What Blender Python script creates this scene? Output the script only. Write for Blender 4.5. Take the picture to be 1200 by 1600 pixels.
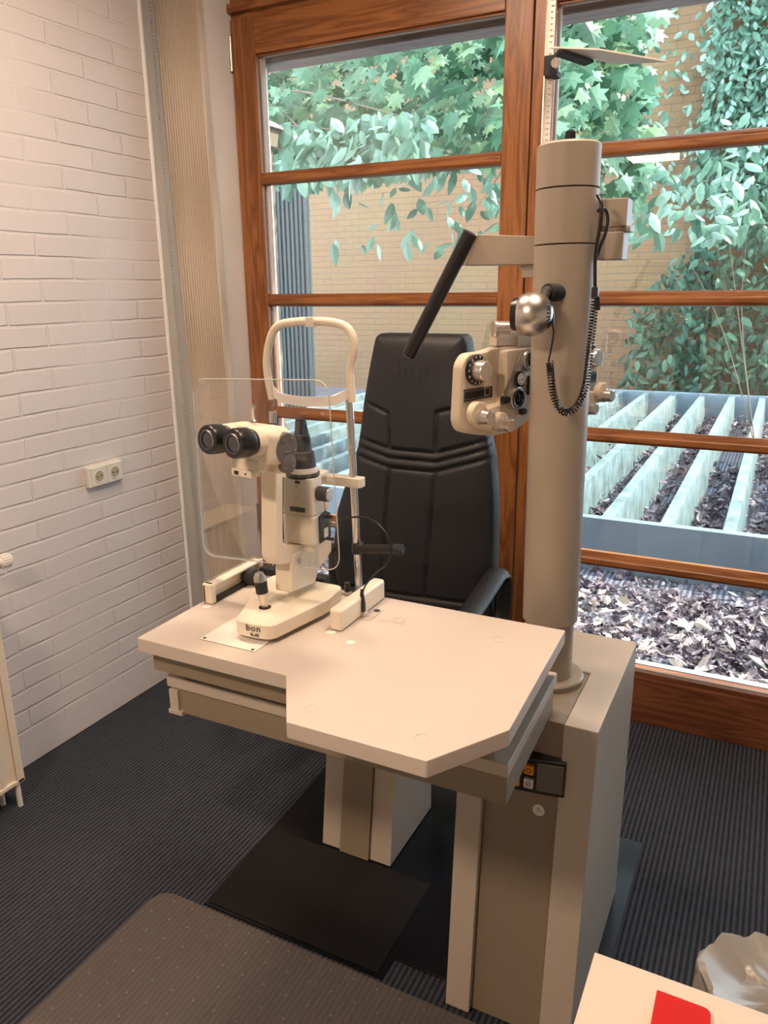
import bpy, bmesh, math, random
from mathutils import Vector, Matrix, noise
random.seed(7)
S = bpy.context.scene
for o in list(bpy.data.objects): bpy.data.objects.remove(o)
COL = S.collection
R_ = math.radians

# ------------------------------------------------------------------ camera
CAM = Vector((0, 0, 1.6)); FPX = 1205.0
ROT = Matrix(((0.89231138, -0.11625757, 0.43619328),
              (0.45128551, 0.25335676, -0.85565866),
              (-0.01103572, 0.96036167, 0.27853848)))
cd = bpy.data.cameras.new('camera'); cam = bpy.data.objects.new('camera', cd); COL.objects.link(cam)
cam.matrix_world = Matrix.Translation(CAM) @ ROT.to_4x4()
cd.sensor_fit = 'VERTICAL'; cd.sensor_height = 24; cd.sensor_width = 18
cd.lens = FPX / 1600 * 24; cd.clip_start = 0.02
S.camera = cam
def ray(px, py): return ROT @ Vector((px - 600, -(py - 800), -FPX))
def onY(px, py, Y):
    v = ray(px, py); return CAM + v * (Y / v.y)
def onX(px, py, X):
    v = ray(px, py); return CAM + v * (X / v.x)
def onZ(px, py, Z):
    v = ray(px, py); return CAM + v * ((Z - 1.6) / v.z)

# ------------------------------------------------------------------ world, sun, lamps, exposure
W = bpy.data.worlds.new('sky'); S.world = W; W.use_nodes = True
bg = W.node_tree.nodes['Background']
bg.inputs[0].default_value = (0.70, 0.86, 1.0, 1); bg.inputs[1].default_value = 6.0
sd = bpy.data.lights.new('sun', 'SUN'); sun = bpy.data.objects.new('sun', sd); COL.objects.link(sun)
sd.energy = 11.0; sd.color = (1.0, 0.93, 0.80); sd.angle = R_(1.0)
sun.rotation_euler = Vector((0.62, 0.22, 0.75)).to_track_quat('Z', 'Y').to_euler()
LAMPS = [(-0.20, 1.42, 2.93, 24.0), (-0.93, -0.42, 2.45, 32.0), (-1.25, 1.45, 2.93, 20.0)]
LAMP_COL = (1.0, 0.75, 0.56)
S.view_settings.view_transform = 'Standard'; S.view_settings.look = 'None'
S.view_settings.exposure = 0.16; S.view_settings.gamma = 1.0
S.view_settings.use_curve_mapping = False

# ------------------------------------------------------------------ materials
def mat(name, col, rough=0.5, metal=0.0, bump=0.0, bscale=200, var=0.04, vscale=6, spec=0.5, coat=0):
    m = bpy.data.materials.new(name); m.use_nodes = True
    nt = m.node_tree; b = nt.nodes['Principled BSDF']
    b.inputs['Roughness'].default_value = rough; b.inputs['Metallic'].default_value = metal
    b.inputs['Specular IOR Level'].default_value = spec; b.inputs['Coat Weight'].default_value = coat
    tc = nt.nodes.new('ShaderNodeTexCoord')
    n = nt.nodes.new('ShaderNodeTexNoise'); n.inputs['Scale'].default_value = vscale; n.inputs['Detail'].default_value = 4
    nt.links.new(tc.outputs['Object'], n.inputs['Vector'])
    r = nt.nodes.new('ShaderNodeValToRGB')
    r.color_ramp.elements[0].position = 0.3; r.color_ramp.elements[1].position = 0.7
    r.color_ramp.elements[0].color = [c * (1 - var) for c in col] + [1]
    r.color_ramp.elements[1].color = [min(1, c * (1 + var)) for c in col] + [1]
    nt.links.new(n.outputs['Fac'], r.inputs['Fac']); nt.links.new(r.outputs['Color'], b.inputs['Base Color'])
    if bump:
        n2 = nt.nodes.new('ShaderNodeTexNoise'); n2.inputs['Scale'].default_value = bscale
        nt.links.new(tc.outputs['Object'], n2.inputs['Vector'])
        bp = nt.nodes.new('ShaderNodeBump'); bp.inputs['Strength'].default_value = bump; bp.inputs['Distance'].default_value = 0.002
        nt.links.new(n2.outputs['Fac'], bp.inputs['Height']); nt.links.new(bp.outputs['Normal'], b.inputs['Normal'])
    return m
def wood(name, axis, c0, c1, rough=0.35):
    m = bpy.data.materials.new(name); m.use_nodes = True
    nt = m.node_tree; b = nt.nodes['Principled BSDF']; b.inputs['Roughness'].default_value = rough
    tc = nt.nodes.new('ShaderNodeTexCoord'); mp = nt.nodes.new('ShaderNodeMapping')
    nt.links.new(tc.outputs['Object'], mp.inputs['Vector'])
    s = [1.0, 1.0, 1.0]; s[axis] = 0.07
    mp.inputs['Scale'].default_value = s
    n = nt.nodes.new('ShaderNodeTexNoise'); n.inputs['Scale'].default_value = 26; n.inputs['Detail'].default_value = 5; n.inputs['Distortion'].default_value = 0.6
    nt.links.new(mp.outputs['Vector'], n.inputs['Vector'])
    mu = nt.nodes.new('ShaderNodeMath'); mu.operation = 'MULTIPLY'; mu.inputs[1].default_value = 9
    fr = nt.nodes.new('ShaderNodeMath'); fr.operation = 'PINGPONG'; fr.inputs[1].default_value = 1
    nt.links.new(n.outputs['Fac'], mu.inputs[0]); nt.links.new(mu.outputs[0], fr.inputs[0])
    r = nt.nodes.new('ShaderNodeValToRGB'); r.color_ramp.elements[0].color = (*c0, 1); r.color_ramp.elements[1].color = (*c1, 1)
    r.color_ramp.elements[0].position = 0.0; r.color_ramp.elements[1].position = 0.85
    nt.links.new(fr.outputs[0], r.inputs['Fac']); nt.links.new(r.outputs['Color'], b.inputs['Base Color'])
    return m
def brick(name, col, mortar, cu, bw, rh, ms, strength, dist, stain=0.0, plinth=None):
    """cu: 0 = coordinates (x,z), 1 = (y,z)"""
    m = bpy.data.materials.new(name); m.use_nodes = True
    nt = m.node_tree; L = nt.links.new; b = nt.nodes['Principled BSDF']; b.inputs['Roughness'].default_value = 0.6
    tc = nt.nodes.new('ShaderNodeTexCoord'); sp = nt.nodes.new('ShaderNodeSeparateXYZ'); cb = nt.nodes.new('ShaderNodeCombineXYZ')
    L(tc.outputs['Object'], sp.inputs[0]); L(sp.outputs[cu], cb.inputs[0]); L(sp.outputs[2], cb.inputs[1])
    nz = nt.nodes.new('ShaderNodeTexNoise'); nz.inputs['Scale'].default_value = 5; nz.inputs['Detail'].default_value = 2
    L(tc.outputs['Object'], nz.inputs['Vector'])
    va = nt.nodes.new('ShaderNodeVectorMath'); va.operation = 'MULTIPLY_ADD'; va.inputs[1].default_value = (0.012, 0.012, 0)
    L(nz.outputs['Color'], va.inputs[0]); L(cb.outputs[0], va.inputs[2])
    br = nt.nodes.new('ShaderNodeTexBrick'); L(va.outputs[0], br.inputs['Vector'])
    br.inputs['Scale'].default_value = 1; br.inputs['Brick Width'].default_value = bw; br.inputs['Row Height'].default_value = rh
    br.inputs['Mortar Size'].default_value = ms; br.inputs['Mortar Smooth'].default_value = 0.6
    br.inputs['Color1'].default_value = (*col, 1); br.inputs['Color2'].default_value = (*[c * 0.96 for c in col], 1)
    br.inputs['Mortar'].default_value = (*mortar, 1); br.offset = 0.5
    if stain:
        ns = nt.nodes.new('ShaderNodeTexNoise'); ns.inputs['Scale'].default_value = 1.3; ns.inputs['Detail'].default_value = 6
        L(tc.outputs['Object'], ns.inputs['Vector'])
        mx = nt.nodes.new('ShaderNodeMixRGB'); mx.blend_type = 'MULTIPLY'; mx.inputs[0].default_value = stain
        L(br.outputs['Color'], mx.inputs[1]); L(ns.outputs['Color'], mx.inputs[2]); L(mx.outputs[0], b.inputs['Base Color'])
    else: L(br.outputs['Color'], b.inputs['Base Color'])
    n3 = nt.nodes.new('ShaderNodeTexNoise'); n3.inputs['Scale'].default_value = 14; n3.inputs['Detail'].default_value = 5
    L(tc.outputs['Object'], n3.inputs['Vector'])
    n4 = nt.nodes.new('ShaderNodeTexNoise'); n4.inputs['Scale'].default_value = 3.1; L(tc.outputs['Object'], n4.inputs['Vector'])
    r4 = nt.nodes.new('ShaderNodeMapRange'); r4.inputs[1].default_value = .35; r4.inputs[2].default_value = .62; r4.inputs[3].default_value = .12; r4.inputs[4].default_value = 1
    L(n4.outputs['Fac'], r4.inputs[0])
    f1 = nt.nodes.new('ShaderNodeMath'); f1.operation = 'MULTIPLY'; L(br.outputs['Fac'], f1.inputs[0]); L(r4.outputs[0], f1.inputs[1])
    last = f1.outputs[0]
    if plinth is not None:
        g = nt.nodes.new('ShaderNodeMath'); g.operation = 'GREATER_THAN'; g.inputs[1].default_value = plinth; L(sp.outputs[2], g.inputs[0])
        f2 = nt.nodes.new('ShaderNodeMath'); f2.operation = 'MULTIPLY'; L(last, f2.inputs[0]); L(g.outputs[0], f2.inputs[1]); last = f2.outputs[0]
    ma = nt.nodes.new('ShaderNodeMath'); ma.operation = 'MULTIPLY_ADD'; ma.inputs[1].default_value = -1.0
    sc = nt.nodes.new('ShaderNodeMath'); sc.operation = 'MULTIPLY'; sc.inputs[1].default_value = 0.35; L(n3.outputs['Fac'], sc.inputs[0])
    L(last, ma.inputs[0]); L(sc.outputs[0], ma.inputs[2])
    bp = nt.nodes.new('ShaderNodeBump'); bp.inputs['Strength'].default_value = strength; bp.inputs['Distance'].default_value = dist
    L(ma.outputs[0], bp.inputs['Height']); L(bp.outputs['Normal'], b.inputs['Normal'])
    return m
def ribbed(name, c0, c1, pitch, axis=0, rough=0.95, dist=0.004, noise_amt=0.5, spec=0.2):
    m = bpy.data.materials.new(name); m.use_nodes = True
    nt = m.node_tree; L = nt.links.new; b = nt.nodes['Principled BSDF']; b.inputs['Roughness'].default_value = rough
    b.inputs['Specular IOR Level'].default_value = spec
    tc = nt.nodes.new('ShaderNodeTexCoord'); sp = nt.nodes.new('ShaderNodeSeparateXYZ'); L(tc.outputs['Object'], sp.inputs[0])
    mu = nt.nodes.new('ShaderNodeMath'); mu.operation = 'MULTIPLY'; mu.inputs[1].default_value = 2 * math.pi / pitch; L(sp.outputs[axis], mu.inputs[0])
    si = nt.nodes.new('ShaderNodeMath'); si.operation = 'SINE'; L(mu.outputs[0], si.inputs[0])
    mp = nt.nodes.new('ShaderNodeMapping'); mp.inputs['Scale'].default_value = (1, .3, 1) if axis == 0 else (.3, 1, 1); L(tc.outputs['Object'], mp.inputs['Vector'])
    nz = nt.nodes.new('ShaderNodeTexNoise'); nz.inputs['Scale'].default_value = 90; nz.inputs['Detail'].default_value = 4; L(mp.outputs[0], nz.inputs['Vector'])
    n2 = nt.nodes.new('ShaderNodeTexNoise'); n2.inputs['Scale'].default_value = 1.5; n2.inputs['Detail'].default_value = 3; L(tc.outputs['Object'], n2.inputs['Vector'])
    a = nt.nodes.new('ShaderNodeMath'); a.operation = 'MULTIPLY_ADD'; a.inputs[1].default_value = 0.24; a.inputs[2].default_value = 0.24; L(si.outputs[0], a.inputs[0])
    c = nt.nodes.new('ShaderNodeMath'); c.operation = 'MULTIPLY_ADD'; c.inputs[1].default_value = noise_amt * .6; L(nz.outputs['Fac'], c.inputs[0]); L(a.outputs[0], c.inputs[2])
    d = nt.nodes.new('ShaderNodeMath'); d.operation = 'MULTIPLY_ADD'; d.inputs[1].default_value = .3; L(n2.outputs['Fac'], d.inputs[0]); L(c.outputs[0], d.inputs[2])
    r = nt.nodes.new('ShaderNodeValToRGB'); r.color_ramp.elements[0].color = (*c0, 1); r.color_ramp.elements[1].color = (*c1, 1)
    r.color_ramp.elements[0].position = .25; L(d.outputs[0], r.inputs['Fac']); L(r.outputs['Color'], b.inputs['Base Color'])
    bp = nt.nodes.new('ShaderNodeBump'); bp.inputs['Strength'].default_value = .8; bp.inputs['Distance'].default_value = dist
    L(c.outputs[0], bp.inputs['Height']); L(bp.outputs['Normal'], b.inputs['Normal'])
    return m
def glass(name, refl, tint=(1, 1, 1), rough=0.0, ior=1.5, boost=1.0):
    m = bpy.data.materials.new(name); m.use_nodes = True
    nt = m.node_tree; nt.nodes.clear(); L = nt.links.new
    out = nt.nodes.new('ShaderNodeOutputMaterial'); mx = nt.nodes.new('ShaderNodeMixShader')
    t = nt.nodes.new('ShaderNodeBsdfTransparent'); t.inputs[0].default_value = (*tint, 1)
    g = nt.nodes.new('ShaderNodeBsdfGlossy'); g.inputs['Roughness'].default_value = rough
    f = nt.nodes.new('ShaderNodeFresnel'); f.inputs[0].default_value = ior
    ma = nt.nodes.new('ShaderNodeMath'); ma.operation = 'MULTIPLY_ADD'; ma.inputs[1].default_value = boost; ma.inputs[2].default_value = refl; ma.use_clamp = True
    L(f.outputs[0], ma.inputs[0]); L(ma.outputs[0], mx.inputs[0]); L(t.outputs[0], mx.inputs[1]); L(g.outputs[0], mx.inputs[2]); L(mx.outputs[0], out.inputs[0])
    return m
def leafmat(name, cols, trans=0.35, rough=0.45):
    m = bpy.data.materials.new(name); m.use_nodes = True
    nt = m.node_tree; L = nt.links.new; b = nt.nodes['Principled BSDF']; b.inputs['Roughness'].default_value = rough
    ge = nt.nodes.new('ShaderNodeNewGeometry'); r = nt.nodes.new('ShaderNodeValToRGB'); e = r.color_ramp.elements
    while len(e) < len(cols): e.new(0.5)
    for i, c in enumerate(cols):
        e[i].position = i / (len(cols) - 1); e[i].color = (*c, 1)
    L(ge.outputs['Random Per Island'], r.inputs['Fac']); L(r.outputs['Color'], b.inputs['Base Color'])
    if trans:
        out = [n for n in nt.nodes if n.type == 'OUTPUT_MATERIAL'][0]
        tl = nt.nodes.new('ShaderNodeBsdfTranslucent'); L(r.outputs['Color'], tl.inputs[0])
        mx = nt.nodes.new('ShaderNodeMixShader'); mx.inputs[0].default_value = trans
        L(b.outputs[0], mx.inputs[1]); L(tl.outputs[0], mx.inputs[2]); L(mx.outputs[0], out.inputs[0])
    return m
def emis(name, col, st):
    m = bpy.data.materials.new(name); m.use_nodes = True; nt = m.node_tree; b = nt.nodes['Principled BSDF']
    b.inputs['Base Color'].default_value = (*col, 1); b.inputs['Emission Color'].default_value = (*col, 1); b.inputs['Emission Strength'].default_value = st
    return m

M = {}
M['wall'] = brick('white painted brick', (.70, .66, .655), (.70, .66, .655), 1, .285, .0715, .006, 0.65, 0.006, plinth=.10)
M['wall_b'] = brick('cream painted brick', (.74, .66, .52), (.60, .52, .40), 0, .285, .0715, .006, .8, .006)
M['plaster'] = mat('white plaster', (.88, .88, .88), .7, bump=.2, bscale=60)
M['ceiling'] = mat('dark ceiling boards', (.22, .16, .12), .7)
M['pine_v'] = wood('varnished pine vertical', 2, (.20, .068, .019), (.36, .140, .043))
M['pine_h'] = wood('varnished pine horizontal', 0, (.20, .068, .019), (.36, .140, .043))
M['pine_d'] = wood('dark pine', 0, (.13, .042, .018), (.22, .080, .034))
M['seal'] = mat('grey gasket', (.42, .47, .50), .4)
M['glass'] = glass('window glass', .06, (.97, .98, .97))
M['acryl'] = glass('clear acrylic', .0, (.985, .985, .985), boost=.7)
M['acryl_e'] = mat('acrylic edge', (.62, .62, .60), .3)
M['carpet'] = ribbed('ribbed charcoal carpet', (.014, .016, .022), (.085, .096, .125), .0145)
M['deck'] = ribbed('grooved terrace boards', (.06, .06, .08), (.30, .30, .36), .028, rough=.7, dist=.008)
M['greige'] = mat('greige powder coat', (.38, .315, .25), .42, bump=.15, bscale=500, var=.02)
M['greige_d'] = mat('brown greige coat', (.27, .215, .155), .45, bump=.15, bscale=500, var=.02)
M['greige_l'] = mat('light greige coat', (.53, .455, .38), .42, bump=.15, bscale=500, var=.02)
M['table'] = mat('light table laminate', (.60, .525, .46), .38, bump=.1, bscale=600, var=.02)
M['cream'] = mat('cream enamel', (.80, .71, .57), .35, var=.015, coat=.2)
M['cream_w'] = mat('white plastic', (.84, .78, .72), .35, var=.01)
M['phor'] = mat('beige phoropter enamel', (.64, .545, .425), .38, var=.02)
M['black'] = mat('black plastic', (.012, .012, .014), .32)
M['black_m'] = mat('matt black', (.014, .014, .016), .6)
M['rubber'] = mat('dark rubber', (.02, .02, .022), .7)
M['chrome'] = mat('chrome', (.72, .70, .68), .18, 1.0)
M['satin'] = mat('satin steel', (.62, .58, .54), .33, 1.0)
M['knob'] = mat('aluminium knob', (.75, .69, .64), .28, .85)
M['leather'] = mat('black leatherette', (.017, .018, .022), .42, bump=.35, bscale=900)
M['plate'] = mat('black steel plate', (.006, .007, .011), .24, spec=.3)
M['plate_b'] = mat('brown black mat', (.006, .005, .0045), .6, spec=.25)
M['orange'] = mat('orange key', (.80, .30, .01), .4)
M['grey'] = mat('grey film', (.14, .13, .12), .4)
M['white'] = mat('white sticker', (.80, .76, .72), .4)
M['red'] = mat('red cover', (.55, .006, .002), .55, spec=.2)
M['desk'] = mat('white laminate', (.66, .56, .44), .45)
M['lens'] = mat('dark lens', (.02, .02, .03), .05, spec=1)
M['curtain'] = ribbed('beige striped fabric', (.54, .46, .38), (.76, .66, .56), .0125, rough=.9, dist=.002, noise_amt=.25)
M['conc'] = mat('pale concrete', (.14, .20, .205), .8, var=.35, vscale=9, bump=.6, bscale=60)
M['steel_b'] = mat('painted edge beam', (.17, .23, .28), .55, var=.08)
M['nub'] = mat('pvc nub', (.22, .21, .20), .3)
M['reflection_slat'] = mat('curtain reflection blue-grey', (.055, .075, .08), .7)  # tone of the curtain mirrored in the glass, put into added slats
M['eave'] = wood('weathered eave board', 0, (.16, .13, .13), (.27, .22, .21), .7)
M['out_brick'] = brick('yellow brick', (.30, .155, .065), (.20, .125, .07), 0, .25, .0833, .008, .6, .006, stain=.35)
M['maple'] = leafmat('maple leaves', [(.02, .07, .035), (.07, .19, .10), (.13, .28, .17), (.22, .38, .26), (.30, .42, .20)])
M['oval'] = leafmat('glossy oval leaves', [(.05, .14, .09), (.16, .32, .22), (.36, .52, .43)], rough=.3)
M['ivy'] = leafmat('dark ivy', [(.012, .05, .03), (.04, .13, .08), (.08, .20, .12)])
M['litter'] = leafmat('dry fallen leaves', [(.035, .025, .034), (.11, .08, .10), (.20, .155, .18), (.42, .35, .36)], trans=.1, rough=.7)
M['litter_p'] = leafmat('bleached fallen leaves', [(.55, .46, .40), (.75, .66, .60)], trans=.1, rough=.6)
M['bark'] = mat('grey bark', (.20, .16, .12), .9)
M['radiator'] = mat('radiator enamel', (.80, .69, .56), .35)
M['socket'] = mat('socket plastic', (.72, .71, .66), .35)
M['socket_d'] = mat('socket well', (.42, .36, .25), .5)
M['liner'] = mat('bin liner film', (.30, .28, .255), .3)
M['lamp'] = emis('warm ceiling diffuser', (1.0, .70, .45), 7.0)

# ------------------------------------------------------------------ mesh building
class MB:
    def __init__(s): s.bm = bmesh.new()
    def add(s, verts, faces):
        vs = [s.bm.verts.new(v) for v in verts]
        for f in faces:
            try: s.bm.faces.new([vs[i] for i in f])
            except ValueError: pass
        return vs
    def _merge(s, b2, mtx=None):
        if mtx is not None: bmesh.ops.transform(b2, matrix=mtx, verts=b2.verts)
        me = bpy.data.meshes.new('t'); b2.to_mesh(me); b2.free(); s.bm.from_mesh(me); bpy.data.meshes.remove(me); return s
    def prism(s, poly, vec, bev=0.0, seg=2, ang=30, top=None):
        """poly: list of 3D points, extruded by vec (top: optional other polygon)"""
        b = bmesh.new(); vec = Vector(vec)
        a = [b.verts.new(Vector(p)) for p in poly]
        t = [b.verts.new(Vector(q)) for q in top] if top else [b.verts.new(Vector(p) + vec) for p in poly]
        n = len(poly); b.faces.new(a); b.faces.new(t[::-1])
        for i in range(n): b.faces.new((a[i], t[i], t[(i + 1) % n], a[(i + 1) % n]))
        bmesh.ops.recalc_face_normals(b, faces=b.faces)
        if bev:
            es = [e for e in b.edges if len(e.link_faces) == 2 and e.calc_face_angle(0) > R_(ang)]
            bmesh.ops.bevel(b, geom=es, offset=bev, segments=seg, profile=.5, affect='EDGES', clamp_overlap=True)
        return s._merge(b)
    def box(s, x0, x1, y0, y1, z0, z1, bev=0.0, seg=2):
        return s.prism([(x0, y0, z0), (x1, y0, z0), (x1, y1, z0), (x0, y1, z0)], (0, 0, z1 - z0), bev, seg)
    def obox(s, c, X, Y, Z, bev=0.0, seg=2):
        c, X, Y, Z = map(Vector, (c, X, Y, Z))
        return s.prism([c - X - Y - Z, c + X - Y - Z, c + X + Y - Z, c - X + Y - Z], Z * 2, bev, seg)
    def lathe(s, prof, p, axis, seg=40, caps=True):
        """prof: [(distance along axis, radius)]"""
        axis = Vector(axis).normalized(); p = Vector(p)
        u = axis.orthogonal().normalized(); w = axis.cross(u); b = bmesh.new(); rings = []
        for d, r in prof:
            if r < 1e-6: rings.append([b.verts.new(p + axis * d)])
            else: rings.append([b.verts.new(p + axis * d + (u * math.cos(2 * math.pi * i / seg) + w * math.sin(2 * math.pi * i / seg)) * r) for i in range(seg)])
        for a, c in zip(rings, rings[1:]):
            for i in range(seg):
                j = (i + 1) % seg
                if len(a) == 1 and len(c) == 1: continue
                if len(a) == 1: b.faces.new((a[0], c[j], c[i]))
                elif len(c) == 1: b.faces.new((a[i], a[j], c[0]))
                else: b.faces.new((a[i], a[j], c[j], c[i]))
        if caps:
            if len(rings[0]) > 1: b.faces.new(rings[0][::-1])
            if len(rings[-1]) > 1: b.faces.new(rings[-1])
        bmesh.ops.recalc_face_normals(b, faces=b.faces)
        return s._merge(b)
    def cyl(s, p0, p1, r, r2=None, seg=32, bev=0.0):
        p0, p1 = Vector(p0), Vector(p1); L = (p1 - p0).length; r2 = r if r2 is None else r2
        pr = [(0, r), (L, r2)] if not bev else [(0, r - bev), (bev * .3, r - bev * .3), (bev, r), (L - bev, r2), (L - bev * .3, r2 - bev * .3), (L, r2 - bev)]
        return s.lathe(pr, p0, p1 - p0, seg)
    def tube(s, pts, r, seg=12, closed=False, flat=1.0, up=None):
        pts = [Vector(p) for p in pts]; n = len(pts); b = bmesh.new(); rings = []
        t0 = (pts[1] - pts[0]).normalized(); nrm = (Vector(up) - t0 * t0.dot(Vector(up))).normalized() if up else t0.orthogonal().normalized()
        for i, p in enumerate(pts):
            a = pts[(i - 1) % n] if (i or closed) else p; c = pts[(i + 1) % n] if (i < n - 1 or closed) else p
            t = (c - a).normalized()
            if up: nrm = Vector(up)
            nrm = (nrm - t * t.dot(nrm)).normalized(); bn = t.cross(nrm)
            rr = r[i] if isinstance(r, (list, tuple)) else r
            rings.append([b.verts.new(p + (nrm * math.cos(2 * math.pi * k / seg) * flat + bn * math.sin(2 * math.pi * k / seg)) * rr) for k in range(seg)])
        m = n if closed else n - 1
        for i in range(m):
            A, B = rings[i], rings[(i + 1) % n]
            for k in range(seg): b.faces.new((A[k], A[(k + 1) % seg], B[(k + 1) % seg], B[k]))
        if not closed: b.faces.new(rings[0][::-1]); b.faces.new(rings[-1])
        bmesh.ops.recalc_face_normals(b, faces=b.faces)
        return s._merge(b)
    def sphere(s, c, r, seg=32, sq=(1, 1, 1)):
        b = bmesh.new(); bmesh.ops.create_uvsphere(b, u_segments=seg, v_segments=seg // 2, radius=r)
        return s._merge(b, Matrix.Translation(Vector(c)) @ Matrix.Diagonal((*sq, 1)))
    def build(s, name, m, parent=None, smooth=True, org=None):
        me = bpy.data.meshes.new(name)
        if parent is not None:
            org = Vector(parent['_o'])
        elif org is None: org = Vector((0, 0, 0))
        org = Vector(org)
        bmesh.ops.translate(s.bm, vec=-org, verts=s.bm.verts)
        s.bm.to_mesh(me); s.bm.free(); me.materials.append(m)
        if smooth:
            me.polygons.foreach_set('use_smooth', [True] * len(me.polygons)); me.set_sharp_from_angle(angle=R_(38))
        o = bpy.data.objects.new(name, me); COL.objects.link(o)
        if smooth and len(me.polygons) < 6000:
            wn = o.modifiers.new('weighted', 'WEIGHTED_NORMAL'); wn.keep_sharp = True
        if parent is not None: o.parent = parent
        else: o.location = org
        o['_o'] = list(org)
        return o
def tag(o, label=None, cat=None, group=None, kind=None):
    if label: o['label'] = label
    if cat: o['category'] = cat
    if group: o['group'] = group
    if kind: o['kind'] = kind
    return o
def thing(name, loc, label, cat, group=None, kind=None):
    o = bpy.data.objects.new(name, None); COL.objects.link(o); o.location = loc; o['_o'] = list(loc); o.empty_display_size = .05
    return tag(o, label, cat, group, kind)
def bez(pts, n=8):
    """Catmull-Rom through points"""
    pts = [Vector(p) for p in pts]; out = []
    for i in range(len(pts) - 1):
        p0 = pts[max(i - 1, 0)]; p1 = pts[i]; p2 = pts[i + 1]; p3 = pts[min(i + 2, len(pts) - 1)]
        for k in range(n):
            t = k / n
            out.append(.5 * ((2 * p1) + (p2 - p0) * t + (2 * p0 - 5 * p1 + 4 * p2 - p3) * t * t + (3 * p1 - p0 - 3 * p2 + p3) * t ** 3))
    out.append(pts[-1]); return out
def rnd(poly, r, n=5, closed=True):
    """round the corners of a 3D polygon"""
    P = [Vector(p) for p in poly]; out = []; N = len(P)
    rs = r if isinstance(r, (list, tuple)) else [r] * N
    for i, p in enumerate(P):
        if rs[i] <= 0 or (not closed and i in (0, N - 1)): out.append(p); continue
        a, c = P[i - 1] - p, P[(i + 1) % N] - p
        k = min(rs[i], a.length * .48, c.length * .48)
        A, B = p + a.normalized() * k, p + c.normalized() * k
        for j in range(n + 1):
            t = j / n; out.append(A * (1 - t) ** 2 + p * 2 * t * (1 - t) + B * t * t)
    return out
def text_mesh(txt, size, mtx, depth, m, name, parent, spacing=1.0):
    cu = bpy.data.curves.new('t', 'FONT'); cu.body = txt; cu.size = size; cu.extrude = depth; cu.align_x = 'CENTER'; cu.space_character = spacing
    cu.offset = size * 0.01
    to = bpy.data.objects.new('t', cu); COL.objects.link(to); bpy.context.view_layer.update()
    me = bpy.data.meshes.new_from_object(to.evaluated_get(bpy.context.evaluated_depsgraph_get()))
    bpy.data.objects.remove(to)
    b = MB(); b.bm.from_mesh(me); bmesh.ops.transform(b.bm, matrix=mtx, verts=b.bm.verts)
    return b.build(name, m, parent, smooth=False)

# ================================================================== SETTING
WY = 2.755          # inner face of the window timber
b = MB(); b.box(-2.6, 2.4, -2.2, WY + .02, -.10, 0); tag(b.build('floor', M['carpet'], smooth=False), kind='structure')
b = MB(); b.box(-2.6, 2.4, -2.2, WY + .3, 3.0, 3.1); tag(b.build('ceiling', M['ceiling'], smooth=False), kind='structure')
b = MB(); b.prism([(-2.195, -2.2, 0), (-2.195, 2.42, 0), (-2.36, 2.42, 0), (-2.36, -2.2, 0)], (0, 0, 3.0), 0.006); tag(b.build('wall_left', M['wall'], smooth=False), kind='structure')
b = MB(); b.box(-2.5, 2.4, -2.3, -2.2, 0, 3.0); tag(b.build('wall_back', M['wall_b'], smooth=False), kind='structure')
b = MB(); b.box(2.4, 2.5, -2.2, 2.8, 0, 3.0); tag(b.build('wall_right', M['plaster'], smooth=False), kind='structure')
b = MB(); b.box(-2.6, -2.052, 2.60, 3.0, 0, 3.0, .006); b.box(-2.6, -2.36, 2.3, 2.62, 0, 3.0)
tag(b.build('wall_window', M['plaster'], smooth=False), kind='structure')
b = MB(); b.tube([(-2.200, 2.424, 0), (-2.200, 2.424, 3.0)], .012, 12); tag(b.build('trim_1', M['plaster']), kind='structure')
b = MB(); b.box(-2.052, 2.4, WY - .0, WY + .25, 2.80, 3.0); tag(b.build('trim_2', M['plaster'], smooth=False), kind='structure')

BARS = [2.027, 1.557, 1.087, .622]
def window(name, x0, x1, gx0, gx1, stiles, zt_frame):
    t = thing(name, (x0, WY, 0), None, None, kind='structure')
    for (a, c, y0) in stiles:
        b = MB(); b.box(a, c, y0, WY + .07, .0, zt_frame, .004); b.build('stile', M['pine_v'], t)
    b = MB(); b.box(gx0, gx1, WY, WY + .07, 2.470, zt_frame, .004)
    b.box(gx0, gx1, WY + .012, WY + .03, 2.462, 2.472, .002); b.build('top_rail', M['pine_h'], t)
    b = MB(); b.box(gx0, gx1, WY - .005, WY + .07, 0.0, .185, .004)
    b.box(gx0, gx1, WY + .006, WY + .07, .18, .205, .003); b.build('bottom_rail', M['pine_d'], t)
    for z in BARS:
        b = MB()
        b.prism([(gx0, WY + .004, z - .021), (gx0, WY + .032, z - .026), (gx0, WY + .032, z + .026), (gx0, WY + .004, z + .012), (gx0, WY - .002, z + .004), (gx0, WY - .002, z - .012)], (gx1 - gx0, 0, 0), .002)
        b.box(gx0, gx1, WY + .04, WY + .065, z - .02, z + .02)
        b.build('glazing_bar', M['pine_h'], t)
    lim = [.205] + sorted(BARS) + [2.465]
    for i in range(5):
        z0, z1 = lim[i] + (.0 if i == 0 else .018), lim[i + 1] - (.018 if i < 4 else 0)
        b = MB(); b.box(gx0 - .008, gx1 + .008, WY + .034, WY + .038, z0 - .006, z1 + .006); p = b.build('pane', M['glass'], t, smooth=False)
        b = MB()
        for zz in (z0 - .001, z1 - .003): b.box(gx0, gx1, WY + .028, WY + .034, zz, zz + .004)
        for xx in (gx0, gx1 - .006): b.box(xx, xx + .006, WY + .028, WY + .034, z0, z1)
        b.build('gasket', M['seal'], p, smooth=False)
    return t
w1 = window('window_1', -2.05, -.838, -1.938, -.938, [(-2.048, -1.938, WY), (-.938, -.842, WY)], 2.60)
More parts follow.
